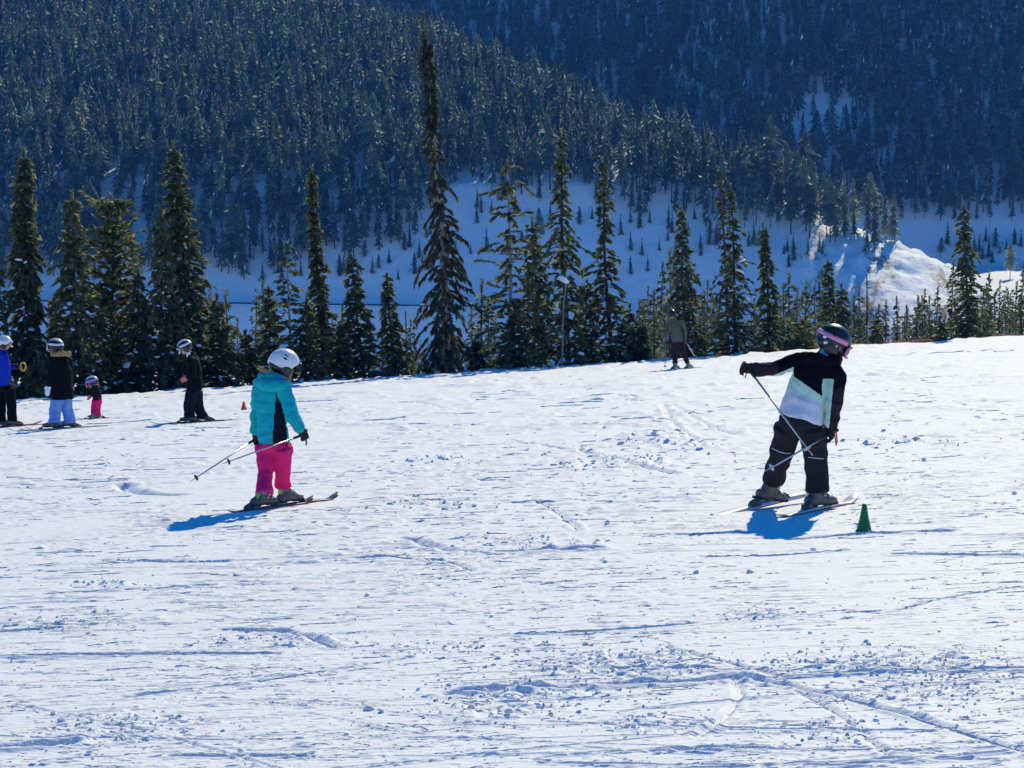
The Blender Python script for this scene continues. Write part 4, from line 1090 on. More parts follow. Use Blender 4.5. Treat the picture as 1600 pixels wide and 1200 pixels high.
def ski(foot, f, length, label, top, edge, s=1.0, tip=None, up=None, group=None, fwd=0.53, brake=True):
    """A ski under foot along f: sidecut plank with raised shovel, base edge, toe and heel binding."""
    u = Vector(up).normalized() if up is not None else Vector((SL_A * -1, SL_B, 1)).normalized()
    f = Vector(f); f = (f - u * f.dot(u)).normalized(); r = f.cross(u).normalized()
    root = empty('ski', foot, label, 'ski', group)
    n = 40; wt = 0.055 * s; ww = 0.036 * s
    def prof(t):       # t 0 tail .. 1 tip
        w = ww + (wt - ww) * (2 * abs(t - 0.45)) ** 1.8 * (1.0 if t > 0.45 else 0.75)
        if t > 0.93: w *= math.sqrt(max(0.02, 1 - ((t - 0.93) / 0.07) ** 2))
        if t < 0.02: w *= 0.75 + 12 * t
        z = 0.004 + 0.065 * s * max(0, (t - 0.86) / 0.14) ** 1.7 + 0.012 * max(0, (0.06 - t) / 0.06) ** 2
        return w, z
    bm = bmesh.new(); rows = []
    th = 0.016 * s
    for i in range(n + 1):
        t = i / n; w, z = prof(t)
        a = (t - 1 + fwd) * length
        thk = th * (0.45 + 0.9 * math.sin(math.pi * min(max(t, 0.02), 0.98)))
        rows.append([bm.verts.new(f * a + r * (w * q) + u * (z + h)) for q, h in ((-1, 0), (-1, thk * 0.35), (-0.9, thk), (0.9, thk), (1, thk * 0.35), (1, 0))])
    fi = []
    for a, b in zip(rows[:-1], rows[1:]):
        for i in range(6):
            fc = bm.faces.new((a[i], a[(i + 1) % 6], b[(i + 1) % 6], b[i])); fc.material_index = 0 if i in (1, 2, 3) else 1
    bm.faces.new(rows[0]); bm.faces.new(list(reversed(rows[-1])))
    link('plank', bm_mesh('plank', bm, [top, edge], True), root)
    for (a, l, h, nm) in ((0.215 * s, 0.075 * s, 0.055 * s, 'toe_binding'), (-0.165 * s, 0.105 * s, 0.075 * s, 'heel_binding')):
        bm = bmesh.new()
        vsx = [bm.verts.new(f * (a + x * l / 2 * (0.8 if z else 1)) + r * y * 0.034 * s * (0.7 if z else 1) + u * (0.012 * s + z * h * (1 if x * (1 if a > 0 else -1) < 0 else 0.55))) for x in (-1, 1) for y in (-1, 1) for z in (0, 1)]
        bmesh.ops.convex_hull(bm, input=vsx); bmesh.ops.bevel(bm, geom=bm.edges[:], offset=0.006 * s, segments=2, affect='EDGES')
        link(nm, bm_mesh(nm, bm, DGREY_P), root)
    return root

def pole(grip, tip, label, m, basket=RUBBER, s=1.0, strap=True, group=None):
    g, t = Vector(grip), Vector(tip); d = (t - g); L = d.length; d.normalize()
    root = empty('ski_pole', t, label, 'ski pole', group)
    g = g - t; bm = bmesh.new()
    chain(bm, [(g, 0.0085 * s), (g + d * L * 0.7, 0.008 * s), (g + d * (L - 0.08), 0.006 * s), (g + d * L, 0.003 * s)], k=8, cap=False)
    link('shaft', bm_mesh('shaft', bm, m), root)
    bm = bmesh.new(); chain(bm, [(g - d * 0.06 * s, 0.018 * s), (g - d * 0.045 * s, 0.016 * s), (g + d * 0.02 * s, 0.013 * s), (g + d * 0.07 * s, 0.015 * s), (g + d * 0.10 * s, 0.011 * s)], k=10)
    link('handle', bm_mesh('handle', bm, B_PLAS), root)
    a = d.cross(Vector((0, 1, 0.2))).normalized(); b = d.cross(a)
    bm = bmesh.new(); c = g + d * (L - 0.075 * s)
    N = 14; r0 = [bm.verts.new(c - d * 0.012 * s + (a * math.cos(i * 6.283 / N) + b * math.sin(i * 6.283 / N)) * 0.010 * s) for i in range(N)]
    r1 = [bm.verts.new(c + (a * math.cos(i * 6.283 / N) + b * math.sin(i * 6.283 / N)) * 0.038 * s * (1 if i % 2 else 0.82)) for i in range(N)]
    r2 = [bm.verts.new(c + d * 0.006 * s + (a * math.cos(i * 6.283 / N) + b * math.sin(i * 6.283 / N)) * 0.010 * s) for i in range(N)]
    for i in range(N):
        j = (i + 1) % N; bm.faces.new((r0[i], r0[j], r1[j], r1[i])); bm.faces.new((r1[i], r1[j], r2[j], r2[i]))
    link('basket', bm_mesh('basket', bm, basket), root)
    if strap:
        bm = bmesh.new(); tp = g - d * 0.05 * s; dn = Vector((0, 0, -1))
        chain(bm, [(tp, 0.006 * s), (tp + dn * 0.07 * s + a * 0.03 * s, 0.006 * s), (tp + dn * 0.12 * s + a * 0.005 * s, 0.006 * s), (tp + dn * 0.07 * s - a * 0.025 * s, 0.006 * s), (tp + d * 0.02, 0.006 * s)], k=5)
        link('strap', bm_mesh('strap', bm, B_PLAS if strap is True else strap), root)
    return root

def person(label, base, J, f, s, cloth, heads, group=None):
    """J: joint name -> world Vector. cloth/heads: dictionaries of garments."""
    for sd in 'LR':
        an, ft = J['an' + sd], J['ft' + sd]; px_, py_ = project(*an); J['an' + sd] = at(px_, py_, ft.y)
        px_, py_ = project(*J['kn' + sd]); J['kn' + sd] = at(px_, py_, 0.5 * J['kn' + sd].y + 0.25 * (ft.y + J['hip' + sd].y) + 0.03 * s)
    org = Vector(base)
    root = empty('person', org, label, 'person', group)
    f = Vector(f).normalized(); up = Vector((0, 0, 1)); right = f.cross(up).normalized()
    latS = (J['shR'] - J['shL']).normalized(); latH = (J['hipR'] - J['hipL']).normalized()
    pel, ch, nk, hd = J['pelvis'], J['chest'], J['neck'], J['head']
    hs = cloth.get('head', 1.0) * s
    # body under the clothes, one surface
    bm = bmesh.new()
    chain(bm, [(pel, 0.085 * s, 0.06 * s), ((pel + ch) / 2, 0.095 * s, 0.085 * s), (ch, 0.13 * s, 0.095 * s), (nk - (nk - ch) * 0.15, 0.10 * s, 0.07 * s), (nk, 0.052 * s), (nk + (hd - nk) * 0.5, 0.050 * s)], lat=latS)
    hf, hu = Vector(heads['f']).normalized(), Vector(heads['u']).normalized()
    ball(bm, hd - hu * 0.02 * hs, 0.078 * hs, 0.097 * hs, 0.115 * hs, hf, hu)
    ball(bm, hd - hu * 0.085 * hs + hf * 0.055 * hs, 0.045 * hs, 0.042 * hs, 0.042 * hs, hf, hu)      # jaw
    ball(bm, hd - hu * 0.045 * hs + hf * 0.102 * hs, 0.012 * hs, 0.018 * hs, 0.020 * hs, hf, hu)      # nose
    for sd in 'LR':
        chain(bm, [(J['sh' + sd], 0.05 * s), (J['el' + sd], 0.036 * s), (J['wr' + sd], 0.026 * s)])
        chain(bm, [(J['hip' + sd] * 0.5 + pel * 0.5 - up * 0.02 * s, 0.05 * s), (J['hip' + sd] * 0.5 + J['kn' + sd] * 0.5, 0.055 * s), (J['kn' + sd], 0.045 * s), (J['an' + sd], 0.035 * s)])
    link('body', fuse('body', bm, 0.012 * s, org, SKIN, smooth=3), root)
    # trousers
    tr = cloth['trousers']; bm = bmesh.new()
    h0, kn, hm = tr.get('hip', 0.105) * s, tr.get('knee', 0.082) * s, tr.get('hem', 0.085) * s
    chain(bm, [(pel + (ch - pel) * 0.10, tr.get('seat', 0.15) * s * 0.8, tr.get('deep', 0.11) * s * 0.75), (pel, tr.get('seat', 0.165) * s * 0.9, tr.get('deep', 0.12) * s * 0.85), (pel * 0.5 + (J['hipL'] + J['hipR']) * 0.25, tr.get('seat', 0.165) * s * 0.98, tr.get('deep', 0.12) * s)], lat=latH)
    for sd in 'LR':
        a, b, c = J['hip' + sd], J['kn' + sd], J['an' + sd]
        chain(bm, [(a, h0, h0 * 1.05), (a * 0.5 + b * 0.5, (h0 + kn) / 2 * 1.0), (b, kn, kn * 1.05), (b * 0.45 + c * 0.55, kn * 0.97, kn), (c, hm, hm * 1.08)], k=16, cap=False)
    link('trousers', fuse('trousers', bm, tr.get('vox', 0.011) * s, org, tr['mats'], pick=tr.get('pick'), wrinkle=0.012 * s, wscale=6.5 / s, seed=3, fold=tr.get('fold')), root)
    # jacket
    jk = cloth['jacket']; bm = bmesh.new()
    w1, w2, w3 = jk.get('hem', 0.175) * s, jk.get('waist', 0.16) * s, jk.get('chest', 0.175) * s; dp = jk.get('deep', 0.72)
    low = pel + (pel - ch).normalized() * jk.get('drop', 0.04) * s
    chain(bm, [(low, w1, w1 * dp), (pel, w1 * 0.98, w1 * dp), ((pel + ch) / 2, w2, w2 * dp), (ch, w3, w3 * dp), (ch * 0.35 + nk * 0.65, w3 * 0.80, w3 * dp * 0.85), (nk * 0.97 + ch * 0.03, 0.085 * s, 0.082 * s), (nk + (hd - nk) * 0.30, 0.075 * s, 0.078 * s)], lat=latS, k=20, cap=False)
    ar = jk.get('arm', 0.062) * s
    for sd in 'LR':
        a, b, c = J['sh' + sd], J['el' + sd], J['wr' + sd]
        chain(bm, [(a + (nk - a) * 0.35, ar * 1.0), (a, ar * 1.12), (a * 0.5 + b * 0.5, ar * 1.02), (b, ar * 0.95), (b * 0.5 + c * 0.5, ar * 0.88), (c + (c - b).normalized() * 0.0, ar * 0.74)], k=14)
    for q in jk.get('extra', []): q(bm)
    link('jacket', fuse('jacket', bm, jk.get('vox', 0.011) * s, org, jk['mats'], pick=jk.get('pick'), wrinkle=jk.get('wr', 0.008) * s, wscale=8 / s, seed=9, fold=jk.get('fold')), root)
    # gloves, boots
    for sd in 'LR':
        gl = cloth['gloves']
        glove(root, org, J['wr' + sd], J['hd' + sd], J.get('grip' + sd, Vector((0, 0.3, 1))), J.get('palm' + sd, f * 0.4 - right * (1 if sd == 'R' else -1)), cloth.get('hand', 1.0) * s, gl, mitt=cloth.get('mitt', False))
        bt = cloth['boots']
        boot(root, org, J['ft' + sd], J.get('toe' + sd, f), bt.get('s', 1.0) * s, bt['m'], bt.get('top'), ankle=J['an' + sd], up=J.get('bup' + sd), trim=bt.get('trim'), buckles=bt.get('buckles', True))
    helmet(root, org, hd + hu * 0.012 * hs, hf, hu, hs, heads['shell'], heads.get('strap'), heads.get('top'), heads.get('vents', True))
    return root

def joints(Y0, **k):
    out = {}
    for n, v in k.items(): out[n] = at(v[0], v[1], Y0 + (v[2] if len(v) > 2 else 0.0))
    return out
def V3(*a): return Vector(a)
def up_at(): return Vector((-SL_A, SL_B, 1)).normalized()
SKI_H = Vector((0, 0, 0.034))

# ---- the child in the turquoise jacket
def child():
    fl, fr = place(408, 796), place(449, 790)
    Y0 = (fl.y + fr.y) / 2
    f = V3(0.66, 0.75, 0).normalized(); r = V3(f.y, -f.x, 0)
    J = joints(Y0, pelvis=(428, 692, 0), chest=(423, 640, 0.02), neck=(430, 594, 0), head=(443, 569, 0.03),
               shR=(445, 611, -0.12), elR=(456, 648, -0.16), wrR=(469, 670, -0.12), hdR=(476, 682, -0.10),
               shL=(405, 608, 0.12), elL=(401, 650, 0.20), wrL=(399, 675, 0.24), hdL=(399, 686, 0.26),
               hipR=(440, 697, -0.05), knR=(441, 733, -0.01), anR=(443, 758, -0.02),
               hipL=(416, 697, 0.05), knL=(415, 738, -0.02), anL=(413, 772, -0.06))
    J['ftL'] = fl + SKI_H; J['ftR'] = fr + SKI_H
    tipR, tipL = at(347, 725, Y0 - 0.55), at(298, 752, Y0 - 0.25)
    J['gripR'] = J['hdR'] - tipR; J['gripL'] = J['hdL'] - tipL
    s = 1.0
    Zc = lambda py: at(430, py, Y0).z
    def pick(fc):
        # dark side panel from armpit to hem on the side that faces the camera
        d = fc - np.array(J['pelvis']); lat = d @ np.array(r); fw = d @ np.array(f)
        tz = (fc[:, 2] - Zc(684)) / (Zc(608) - Zc(684))
        ang = np.arctan2(fw, lat)
        w = 0.52 * (1 - 0.55 * np.clip(tz, 0, 1))
        body = np.hypot(lat - 0.0, fw) < 0.215
        arm = np.linalg.norm(np.cross(fc - np.array(J['shR']), np.array((J['elR'] - J['shR']).normalized())), axis=1) < 0.078
        arm &= fc[:, 2] > Zc(660)
        return ((np.abs(ang + 0.30) < w) & (tz < 0.98) & body & ~arm & (lat > 0.05)).astype(int)
    def quilt(co):
        z = co[:, 2]
        q = np.abs(((z - Zc(683)) / 0.115) % 1 - 0.5) * 2
        return -0.0055 * np.clip((q - 0.72) / 0.28, 0, 1) ** 1.5
    hood = []
    cloth = D(trousers=D(mats=[PINK], hip=0.098, knee=0.070, hem=0.074, seat=0.158, waist=0.15, deep=0.118), jacket=D(mats=[TEAL, NAVY], pick=pick, hem=0.168, waist=0.158, chest=0.166, drop=-0.035, arm=0.064, deep=0.74, fold=quilt, extra=hood, wr=0.011, vox=0.010),
              gloves=GLOVE, boots=D(m=DGREY_P, top=GREY_P, s=0.93, trim=LIME), hand=0.92)
    heads = D(f=(0.80, 0.55, -0.12), u=(0.12, 0.02, 1), shell=W_PLAS, strap=None)
    root = person('child in turquoise jacket, pink trousers and white helmet standing on skis', place(430, 793), J, f, s, cloth, heads)
    org = root.location
    bm = bmesh.new()
    chain(bm, [(at(402, 596, Y0 + 0.04), 0.030, 0.040), (at(406, 598, Y0 - 0.06), 0.045, 0.060), (at(415, 600, Y0 - 0.14), 0.058, 0.078), (at(426, 602, Y0 - 0.18), 0.062, 0.082), (at(437, 601, Y0 - 0.17), 0.052, 0.066), (at(446, 599, Y0 - 0.12), 0.038, 0.048), (at(451, 598, Y0 - 0.05), 0.024, 0.034)], lat=V3(0, 0, 1), k=18)
    chain(bm, [(at(410, 586, Y0 - 0.06), 0.03, 0.05), (at(424, 588, Y0 - 0.12), 0.035, 0.05), (at(440, 592, Y0 - 0.10), 0.03, 0.045)], lat=V3(0, 0, 1), k=14)
    link('hood', fuse('hood', bm, 0.009, org, TEAL, smooth=3, wrinkle=0.010, wscale=11, seed=4), root)
    # goggles strap sits under the shell at the back; pale fur lining along the hood, blond hair by the cheek
    bm = bmesh.new()
    chain(bm, [(at(404, 575, Y0 - 0.03), 0.016), (at(411, 578, Y0 - 0.08), 0.024), (at(424, 583, Y0 - 0.10), 0.018), (at(438, 588, Y0 - 0.09), 0.018), (at(449, 592, Y0 - 0.06), 0.014)], k=10)
    link('hood_lining', fuse('hood_lining', bm, 0.008, org, FUR, smooth=1, wrinkle=0.007, wscale=40), root)
    bm = bmesh.new()
    chain(bm, [(at(451, 578, Y0 + 0.0), 0.022), (at(452, 589, Y0 - 0.02), 0.02), (at(453, 598, Y0 - 0.02), 0.012)], k=8)
    link('hair', fuse('hair', bm, 0.007, org, HAIR, smooth=1, wrinkle=0.004, wscale=60), root)
    ski(fl, f, 1.02, 'dark ski under the turquoise child, carrying the rear boot', SKI_D, SKI_R, 0.92, fwd=0.64)
    ski(fr, f, 1.02, 'dark red-edged ski under the turquoise child, carrying the front boot', SKI_D, SKI_R, 0.92, fwd=0.64)
    gR = J['hdR'] + (J['wrR'] - J['hdR']) * 0.15 + Vector((-0.02, 0, 0))
    gL = J['hdL']
    pole(gR - (tipR - gR).normalized() * 0.0, tipR, 'slim pole trailing across the pink trousers', ALU, s=0.9)
    pole(gL, tipL, 'slim pole trailing behind the pink trousers down to the snow', ALU, s=0.9)
child()

# ---- the skier bending beside the green cone
def bender():
    fl, fr = place(1199, 793), place(1277, 797)
    Y0 = fr.y
    f = V3(0.80, 0.60, 0).normalized(); r = V3(f.y, -f.x, 0)
    J = joints(Y0, pelvis=(1250, 655, 0), chest=(1270, 592, 0.02), neck=(1291, 556, 0.03), head=(1301, 534, 0.05),
               shL=(1248, 564, 0.10), elL=(1208, 577, 0.13), wrL=(1181, 577, 0.10), hdL=(1165, 575, 0.08),
               shR=(1308, 588, -0.08), elR=(1305, 632, -0.14), wrR=(1299, 664, -0.10), hdR=(1299, 680, -0.09),
               hipL=(1233, 668, 0.06), knL=(1220, 712, 0.10), anL=(1208, 749, 0.04),
               hipR=(1270, 668, -0.05), knR=(1275, 717, 0.0), anR=(1277, 768, -0.02))
    J['ftL'] = fl + SKI_H + V3(0, 0, 0.03); J['ftR'] = fr + SKI_H
    bupL = V3(0.20, 0.0, 1).normalized(); J['bupL'] = bupL
    tipL, tipR = at(1270, 712, Y0 - 0.38), at(1194, 737, Y0 - 0.34)
    J['gripL'] = J['hdL'] - tipL; J['gripR'] = J['hdR'] - tipR
    J['palmL'] = V3(0.3, -0.7, -0.4); J['palmR'] = V3(-0.8, 0.2, 0.1)
    s = 1.0
    X = lambda px, py: at(px, py, Y0)
    def pick(fc):
        PX, PY = project(fc[:, 0], fc[:, 1], fc[:, 2])
        m = np.where(PY < 588 + 0.70 * (PX - 1240), 0, np.where(PY < 607 + 0.45 * (PX - 1228), 1, 2))
        m = np.where((PX > 1285) & (PY > 592), 1, m)                       # side panel
        m = np.where((PX > 1303 - (PY - 592) * 0.10) & (PY > 560), 0, m)    # sleeve hanging down
        armL = (PX < 1240) & (PY < 594)
        m = np.where(armL, np.where((PY > 588 - (PX - 1205) * 0.42) & (PX > 1203), 1, 0), m)
        tab = (PX > 1262) & (PX < 1294) & (PY > 542 + 0.10 * (PX - 1262)) & (PY < 543 + 0.42 * (PX - 1262)) & (fc[:, 1] < Y0)
        m = np.where((m == 0) & (((PX > 1290) & (PY > 606 + 0.3 * (1312 - PX))) | (PX < 1216)), 4, m)
        return np.where(tab, 3, m)
    def pants_pick(fc): return np.zeros(len(fc))
    sleeve = [lambda bm: chain(bm, [(J['elR'] + V3(0.0, 0, 0.02), 0.060), (J['wrR'], 0.056)]), lambda bm: chain(bm, [(J['elL'], 0.058), (J['wrL'], 0.055)]),
              lambda bm: chain(bm, [(at(1262, 560, Y0 - 0.02), 0.06, 0.05), (at(1285, 560, Y0 - 0.05), 0.075, 0.05), (at(1303, 566, Y0 - 0.04), 0.06, 0.05)])]
    TEALTAB = FAB('pale_teal_cloth', (0.20, 0.62, 0.62))
    cloth = D(trousers=D(mats=[CHAR], hip=0.118, knee=0.088, hem=0.090, seat=0.195, waist=0.18, deep=0.135), jacket=D(mats=[BLACK, MINT, LILAC, TEALTAB, PLUM], pick=pick, hem=0.198, waist=0.180, chest=0.172, drop=-0.02, arm=0.062, deep=0.72, extra=sleeve, wr=0.011, vox=0.007),
              gloves=PLUM, boots=D(m=DGREY_P, top=GREY_P, s=1.02, trim=None), hand=1.05)
    heads = D(f=(0.90, 0.10, -0.42), u=(0.42, -0.05, 0.90), shell=B_PLAS, strap=PINKBAND, vents=True)
    root = person('skier in black, mint and lilac jacket bending over beside the green cone', place(1250, 797), J, f, s, cloth, heads)
    org = root.location
    # white piping below the knees of the trousers, dark hair falling by the chin
    for (px0, px1, py, Yq, sag) in ((1206, 1238, 700, 0.12, 7), (1260, 1290, 714, 0.0, 1)):
        bm = bmesh.new(); pts = []
        for t in np.linspace(0, 1, 9):
            px = px0 + (px1 - px0) * t
            pts.append((at(px, py + sag * math.sin(t * 2.2) + 2 * t, Y0 + Yq - 0.105 * math.sqrt(max(0.0, 1 - (2 * t - 1) ** 2)) - 0.004), 0.0042))
        chain(bm, pts, k=5); link('piping', shift(bm_mesh('piping', bm, WHITEPIPE), org), root)
    bm = bmesh.new(); chain(bm, [(at(1312, 552, Y0 + 0.02), 0.022), (at(1313, 563, Y0), 0.018), (at(1311, 575, Y0 - 0.02), 0.010)], k=8)
    link('hair', fuse('hair', bm, 0.007, org, DHAIR, smooth=1, wrinkle=0.004, wscale=60), root)
    for (px, py, w_) in ((1289, 526, 0.016), (1290, 535, 0.017), (1307, 541, 0.010)):
        bm = bmesh.new(); q = at(px, py, Y0 - 0.078); ball(bm, q, w_, 0.02, w_ * 0.8, V3(0.2, 1, 0)); link('emblem', shift(bm_mesh('emblem', bm, WHITEBAND), org), root)
    fL = V3(0.72, 0.69, 0).normalized()
    ski(fl + V3(0, 0, 0.03), fL, 1.36, 'white-topped red-edged ski set on its edge behind the bending skier', SKI_W, SKI_R, 1.05, up=(0.18, -0.30, 1), fwd=0.50)
    ski(fr, V3(0.60, 0.80, 0), 1.26, 'red and white ski whose tip rises behind the green cone', SKI_W, SKI_R, 1.05)
    pole(J['hdL'] * 0.75 + J['wrL'] * 0.25, tipL, 'silver pole held out by the stretched arm of the bending skier', ALU, basket=WHITEPIPE, strap=RED_P)
    pole(J['hdR'] * 0.8 + J['wrR'] * 0.2, tipR, 'silver pole crossing in front of the dark trousers', ALU, basket=WHITEPIPE, strap=RED_P)
bender()

# ---- skier in olive near the brink
def olive():
    fl, fr = place(1055, 577), place(1076, 576)
    Y0 = (fl.y + fr.y) / 2
    f = V3(0.55, 0.83, 0).normalized()
    J = joints(Y0, pelvis=(1059, 534), chest=(1056, 513), neck=(1052, 500), head=(1050, 491), shL=(1044, 505, 0.1), elL=(1041, 518, 0.05), wrL=(1040, 527, 0), hdL=(1039.5, 532, 0), shR=(1067, 505, -0.1), elR=(1071, 518, -0.05), wrR=(1071, 528, 0), hdR=(1071, 533, 0),
               hipL=(1054, 537, 0.05), knL=(1054, 553, 0.1), anL=(1055, 568), hipR=(1064, 537, -0.05), knR=(1068, 552, 0.1), anR=(1074, 567))
    J['ftL'] = fl + SKI_H; J['ftR'] = fr + SKI_H
    gL, gR = place(1039, 578), at(1088, 561, Y0 + 0.6)
    J['gripL'] = J['hdL'] - gL; J['gripR'] = J['hdR'] - gR
    zc, zp = J['chest'].z, J['pelvis'].z
    pick = lambda fc: ((fc[:, 2] + 0.06 * np.sin(fc[:, 0] * 9)) < zp + 0.42 * (zc - zp)).astype(int)
    cloth = D(trousers=D(mats=[PLUM], hip=0.10, knee=0.078, hem=0.07, seat=0.155), jacket=D(mats=[OLIVE, GREYC], pick=pick, hem=0.17, waist=0.165, chest=0.17, drop=0.0, arm=0.058, vox=0.013), gloves=GREYC, boots=D(m=GREY_P, buckles=False), mitt=True)
    person('skier in olive and grey jacket standing near the brink of the slope', place(1064, 577), J, f, 1.0, cloth, D(f=(-0.25, 0.9, -0.1), u=(-0.15, 0, 1), shell=B_PLAS, strap=None, vents=False))
    ski(fl, V3(0.62, 0.78, 0), 1.6, 'pale ski under the farther boot of the skier in olive', SKI_W, SKI_D)
    ski(fr, V3(0.62, 0.78, 0), 1.6, 'pale ski with orange edge under the nearer boot of the skier in olive', SKI_W, SKI_R)
    pole(J['hdL'], gL, 'upright pole planted beside the skier in olive', ALU, s=1.5)
    pole(J['hdR'], gR, 'slanting pole held by the skier in olive', ALU, s=1.5)
olive()

# ---- person in royal blue, partly outside the picture
def blue():
    fl, fr = place(2, 667), place(19, 667)
    Y0 = (fl.y + fr.y) / 2; f = V3(0.93, 0.36, 0).normalized()
    J = joints(Y0, pelvis=(7, 602), chest=(4, 570), neck=(4, 551), head=(6, 536), shL=(-6, 556, 0.16), elL=(6, 572, 0.25), wrL=(22, 573, 0.2), hdL=(34, 573, 0.18), shR=(8, 557, -0.16), elR=(8, 580, -0.2), wrR=(13, 594, -0.18), hdR=(18, 600, -0.16),
               hipL=(2, 606, 0.08), knL=(1, 636, 0.1), anL=(2, 659), hipR=(14, 606, -0.08), knR=(18, 635, -0.05), anR=(19, 659))
    J['ftL'] = fl + SKI_H; J['ftR'] = fr + SKI_H
    cloth = D(trousers=D(mats=[BLACK], hip=0.11, knee=0.09, hem=0.09, seat=0.18), jacket=D(mats=[BLUE], hem=0.19, waist=0.185, chest=0.19, drop=0.0, arm=0.07, vox=0.013), gloves=B_PLAS, boots=D(m=DGREY_P, buckles=False))
    root = person('person in royal blue jacket and black trousers holding out a yellow loop', place(10, 667), J, f, 1.0, cloth, D(f=(0.9, 0.3, 0), u=(0.05, 0, 1), shell=W_PLAS, strap=WHITEBAND, vents=False))
    ski(fl, V3(0.75, 0.66, 0), 1.65, 'red ski under the rear boot of the person in blue', SKI_R, SKI_D)
    ski(fr, V3(0.75, 0.66, 0), 1.65, 'red ski with dark tip under the front boot of the person in blue', SKI_R, SKI_D)
    # yellow loop in the outstretched hand
    c = J['hdL'] + V3(0.02, 0, 0); o = empty('training_loop', c, 'yellow plastic loop held out by the person in blue', 'loop')
    bm = bmesh.new(); pts = []
    for i in range(17):
        t = i / 16 * 2 * math.pi; pts.append((V3(0.055 * math.cos(t), 0.01 * math.sin(t * 2), 0.075 * math.sin(t)), 0.017))
    chain(bm, pts, k=8, cap=False); link('band', bm_mesh('band', bm, YELLOW), o)
    bm = bmesh.new(); chain(bm, [(V3(-0.06, 0, 0.0), 0.012), (V3(-0.11, 0, 0.03), 0.010), (V3(-0.17, 0, 0.045), 0.007)], k=6); link('tether', bm_mesh('tether', bm, GREYC), o)
blue()

# ---- person in long black coat
def coat():
    fl, fr = place(82, 671), place(109, 669)
    Y0 = (fl.y + fr.y) / 2; f = V3(-0.85, 0.30, 0).normalized()
    J = joints(Y0, pelvis=(97, 612), chest=(96, 582), neck=(93, 556), head=(87, 541), shL=(84, 563, -0.15), elL=(79, 588, -0.2), wrL=(76, 602, -0.2), hdL=(74, 613, -0.2), shR=(106, 563, 0.12), elR=(109, 588, 0.15), wrR=(108, 607, 0.12), hdR=(106, 616, 0.12),
               hipL=(90, 618, -0.06), knL=(86, 642, -0.08), anL=(85, 662), hipR=(102, 618, 0.06), knR=(105, 640, 0.05), anR=(110, 660))
    J['ftL'] = fl + SKI_H; J['ftR'] = fr + SKI_H
    cloth = D(trousers=D(mats=[SKYB], hip=0.115, knee=0.10, hem=0.105, seat=0.18), jacket=D(mats=[BLACK], hem=0.225, waist=0.20, chest=0.20, drop=0.13, arm=0.075, vox=0.013, deep=0.85), gloves=WGLOVE, boots=D(m=DGREY_P, buckles=False), mitt=True, hand=1.1)
    root = person('person in long black coat with fur hood and light blue trousers', place(97, 670), J, f, 1.0, cloth, D(f=(-0.9, 0.25, 0.05), u=(0.05, 0, 1), shell=B_PLAS, strap=WHITEBAND, top=W_PLAS, vents=False))
    bm = bmesh.new(); pts = []
    for i in range(19):
        t = -0.5 + i / 18 * (math.pi + 1.0); pts.append((at(95 + 12 * math.cos(t), 553 - 1 * math.sin(t * 2), Y0 - 0.17 * math.sin(t)), 0.045 + 0.012 * math.sin(i * 2.7)))
    chain(bm, pts, k=8); link('fur_trim', fuse('fur_trim', bm, 0.012, root.location, FUR, smooth=1, wrinkle=0.015, wscale=25), root)
    ski(fl, V3(-0.80, -0.42, 0), 1.55, 'pale yellow ski beneath the person in long black coat, under the nearer boot', SKI_Y, SKI_D)
    ski(fr, V3(-0.80, -0.42, 0), 1.55, 'pale yellow ski beneath the person in long black coat, under the farther boot', SKI_Y, SKI_D)
coat()

# ---- toddler
def toddler():
    fl, fr = place(145, 655), place(153, 654)
    Y0 = (fl.y + fr.y) / 2; f = V3(-0.85, 0.2, 0).normalized(); s = 0.56
    J = joints(Y0, pelvis=(152, 624), chest=(151, 612), neck=(149, 604), head=(144, 597), shL=(146, 606, -0.1), elL=(144, 614, -0.12), wrL=(143, 618, -0.1), hdL=(141, 620, -0.1), shR=(155, 606, 0.08), elR=(156, 614, 0.1), wrR=(153, 619, 0.12), hdR=(151, 621, 0.12),
               hipL=(149, 626, -0.03), knL=(147, 638, -0.05), anL=(147, 648), hipR=(154, 626, 0.03), knR=(152, 638, 0.03), anR=(153, 648))
    J['ftL'] = fl + SKI_H; J['ftR'] = fr + SKI_H
    cloth = D(trousers=D(mats=[PINK], hip=0.13, knee=0.11, hem=0.10, seat=0.19, vox=0.02), jacket=D(mats=[NAVY], hem=0.20, waist=0.19, chest=0.19, drop=0.02, arm=0.08, vox=0.02), gloves=CORAL, boots=D(m=GREY_P, buckles=False), head=1.55, mitt=True, hand=1.25)
    root = person('toddler in dark jacket, pink trousers and blue helmet on tiny skis', place(149, 655), J, f, s, cloth, D(f=(-0.9, 0.1, -0.3), u=(-0.25, 0, 1), shell=BSHELL, strap=PINKBAND, vents=False, top=W_PLAS))
    bm = bmesh.new(); chain(bm, [(at(149, 601, Y0 - 0.07), 0.025), (at(152, 599, Y0 - 0.03), 0.035), (at(153, 602, Y0 + 0.04), 0.025)], k=8); link('fur_trim', fuse('fur_trim', bm, 0.01, root.location, FUR, smooth=1, wrinkle=0.01, wscale=30), root)
    ski(fl, V3(-0.9, -0.1, 0), 0.8, 'tiny purple-grey ski under the nearer boot of the toddler', SKI_D, SKI_R, 0.7)
    ski(fr, V3(-0.9, -0.1, 0), 0.8, 'tiny purple-grey ski under the farther boot of the toddler', SKI_D, SKI_R, 0.7)
    pole(at(155, 622, Y0 - 0.1), place(161, 648), 'short pole leaning behind the toddler', ALU, s=0.7, strap=False)
toddler()

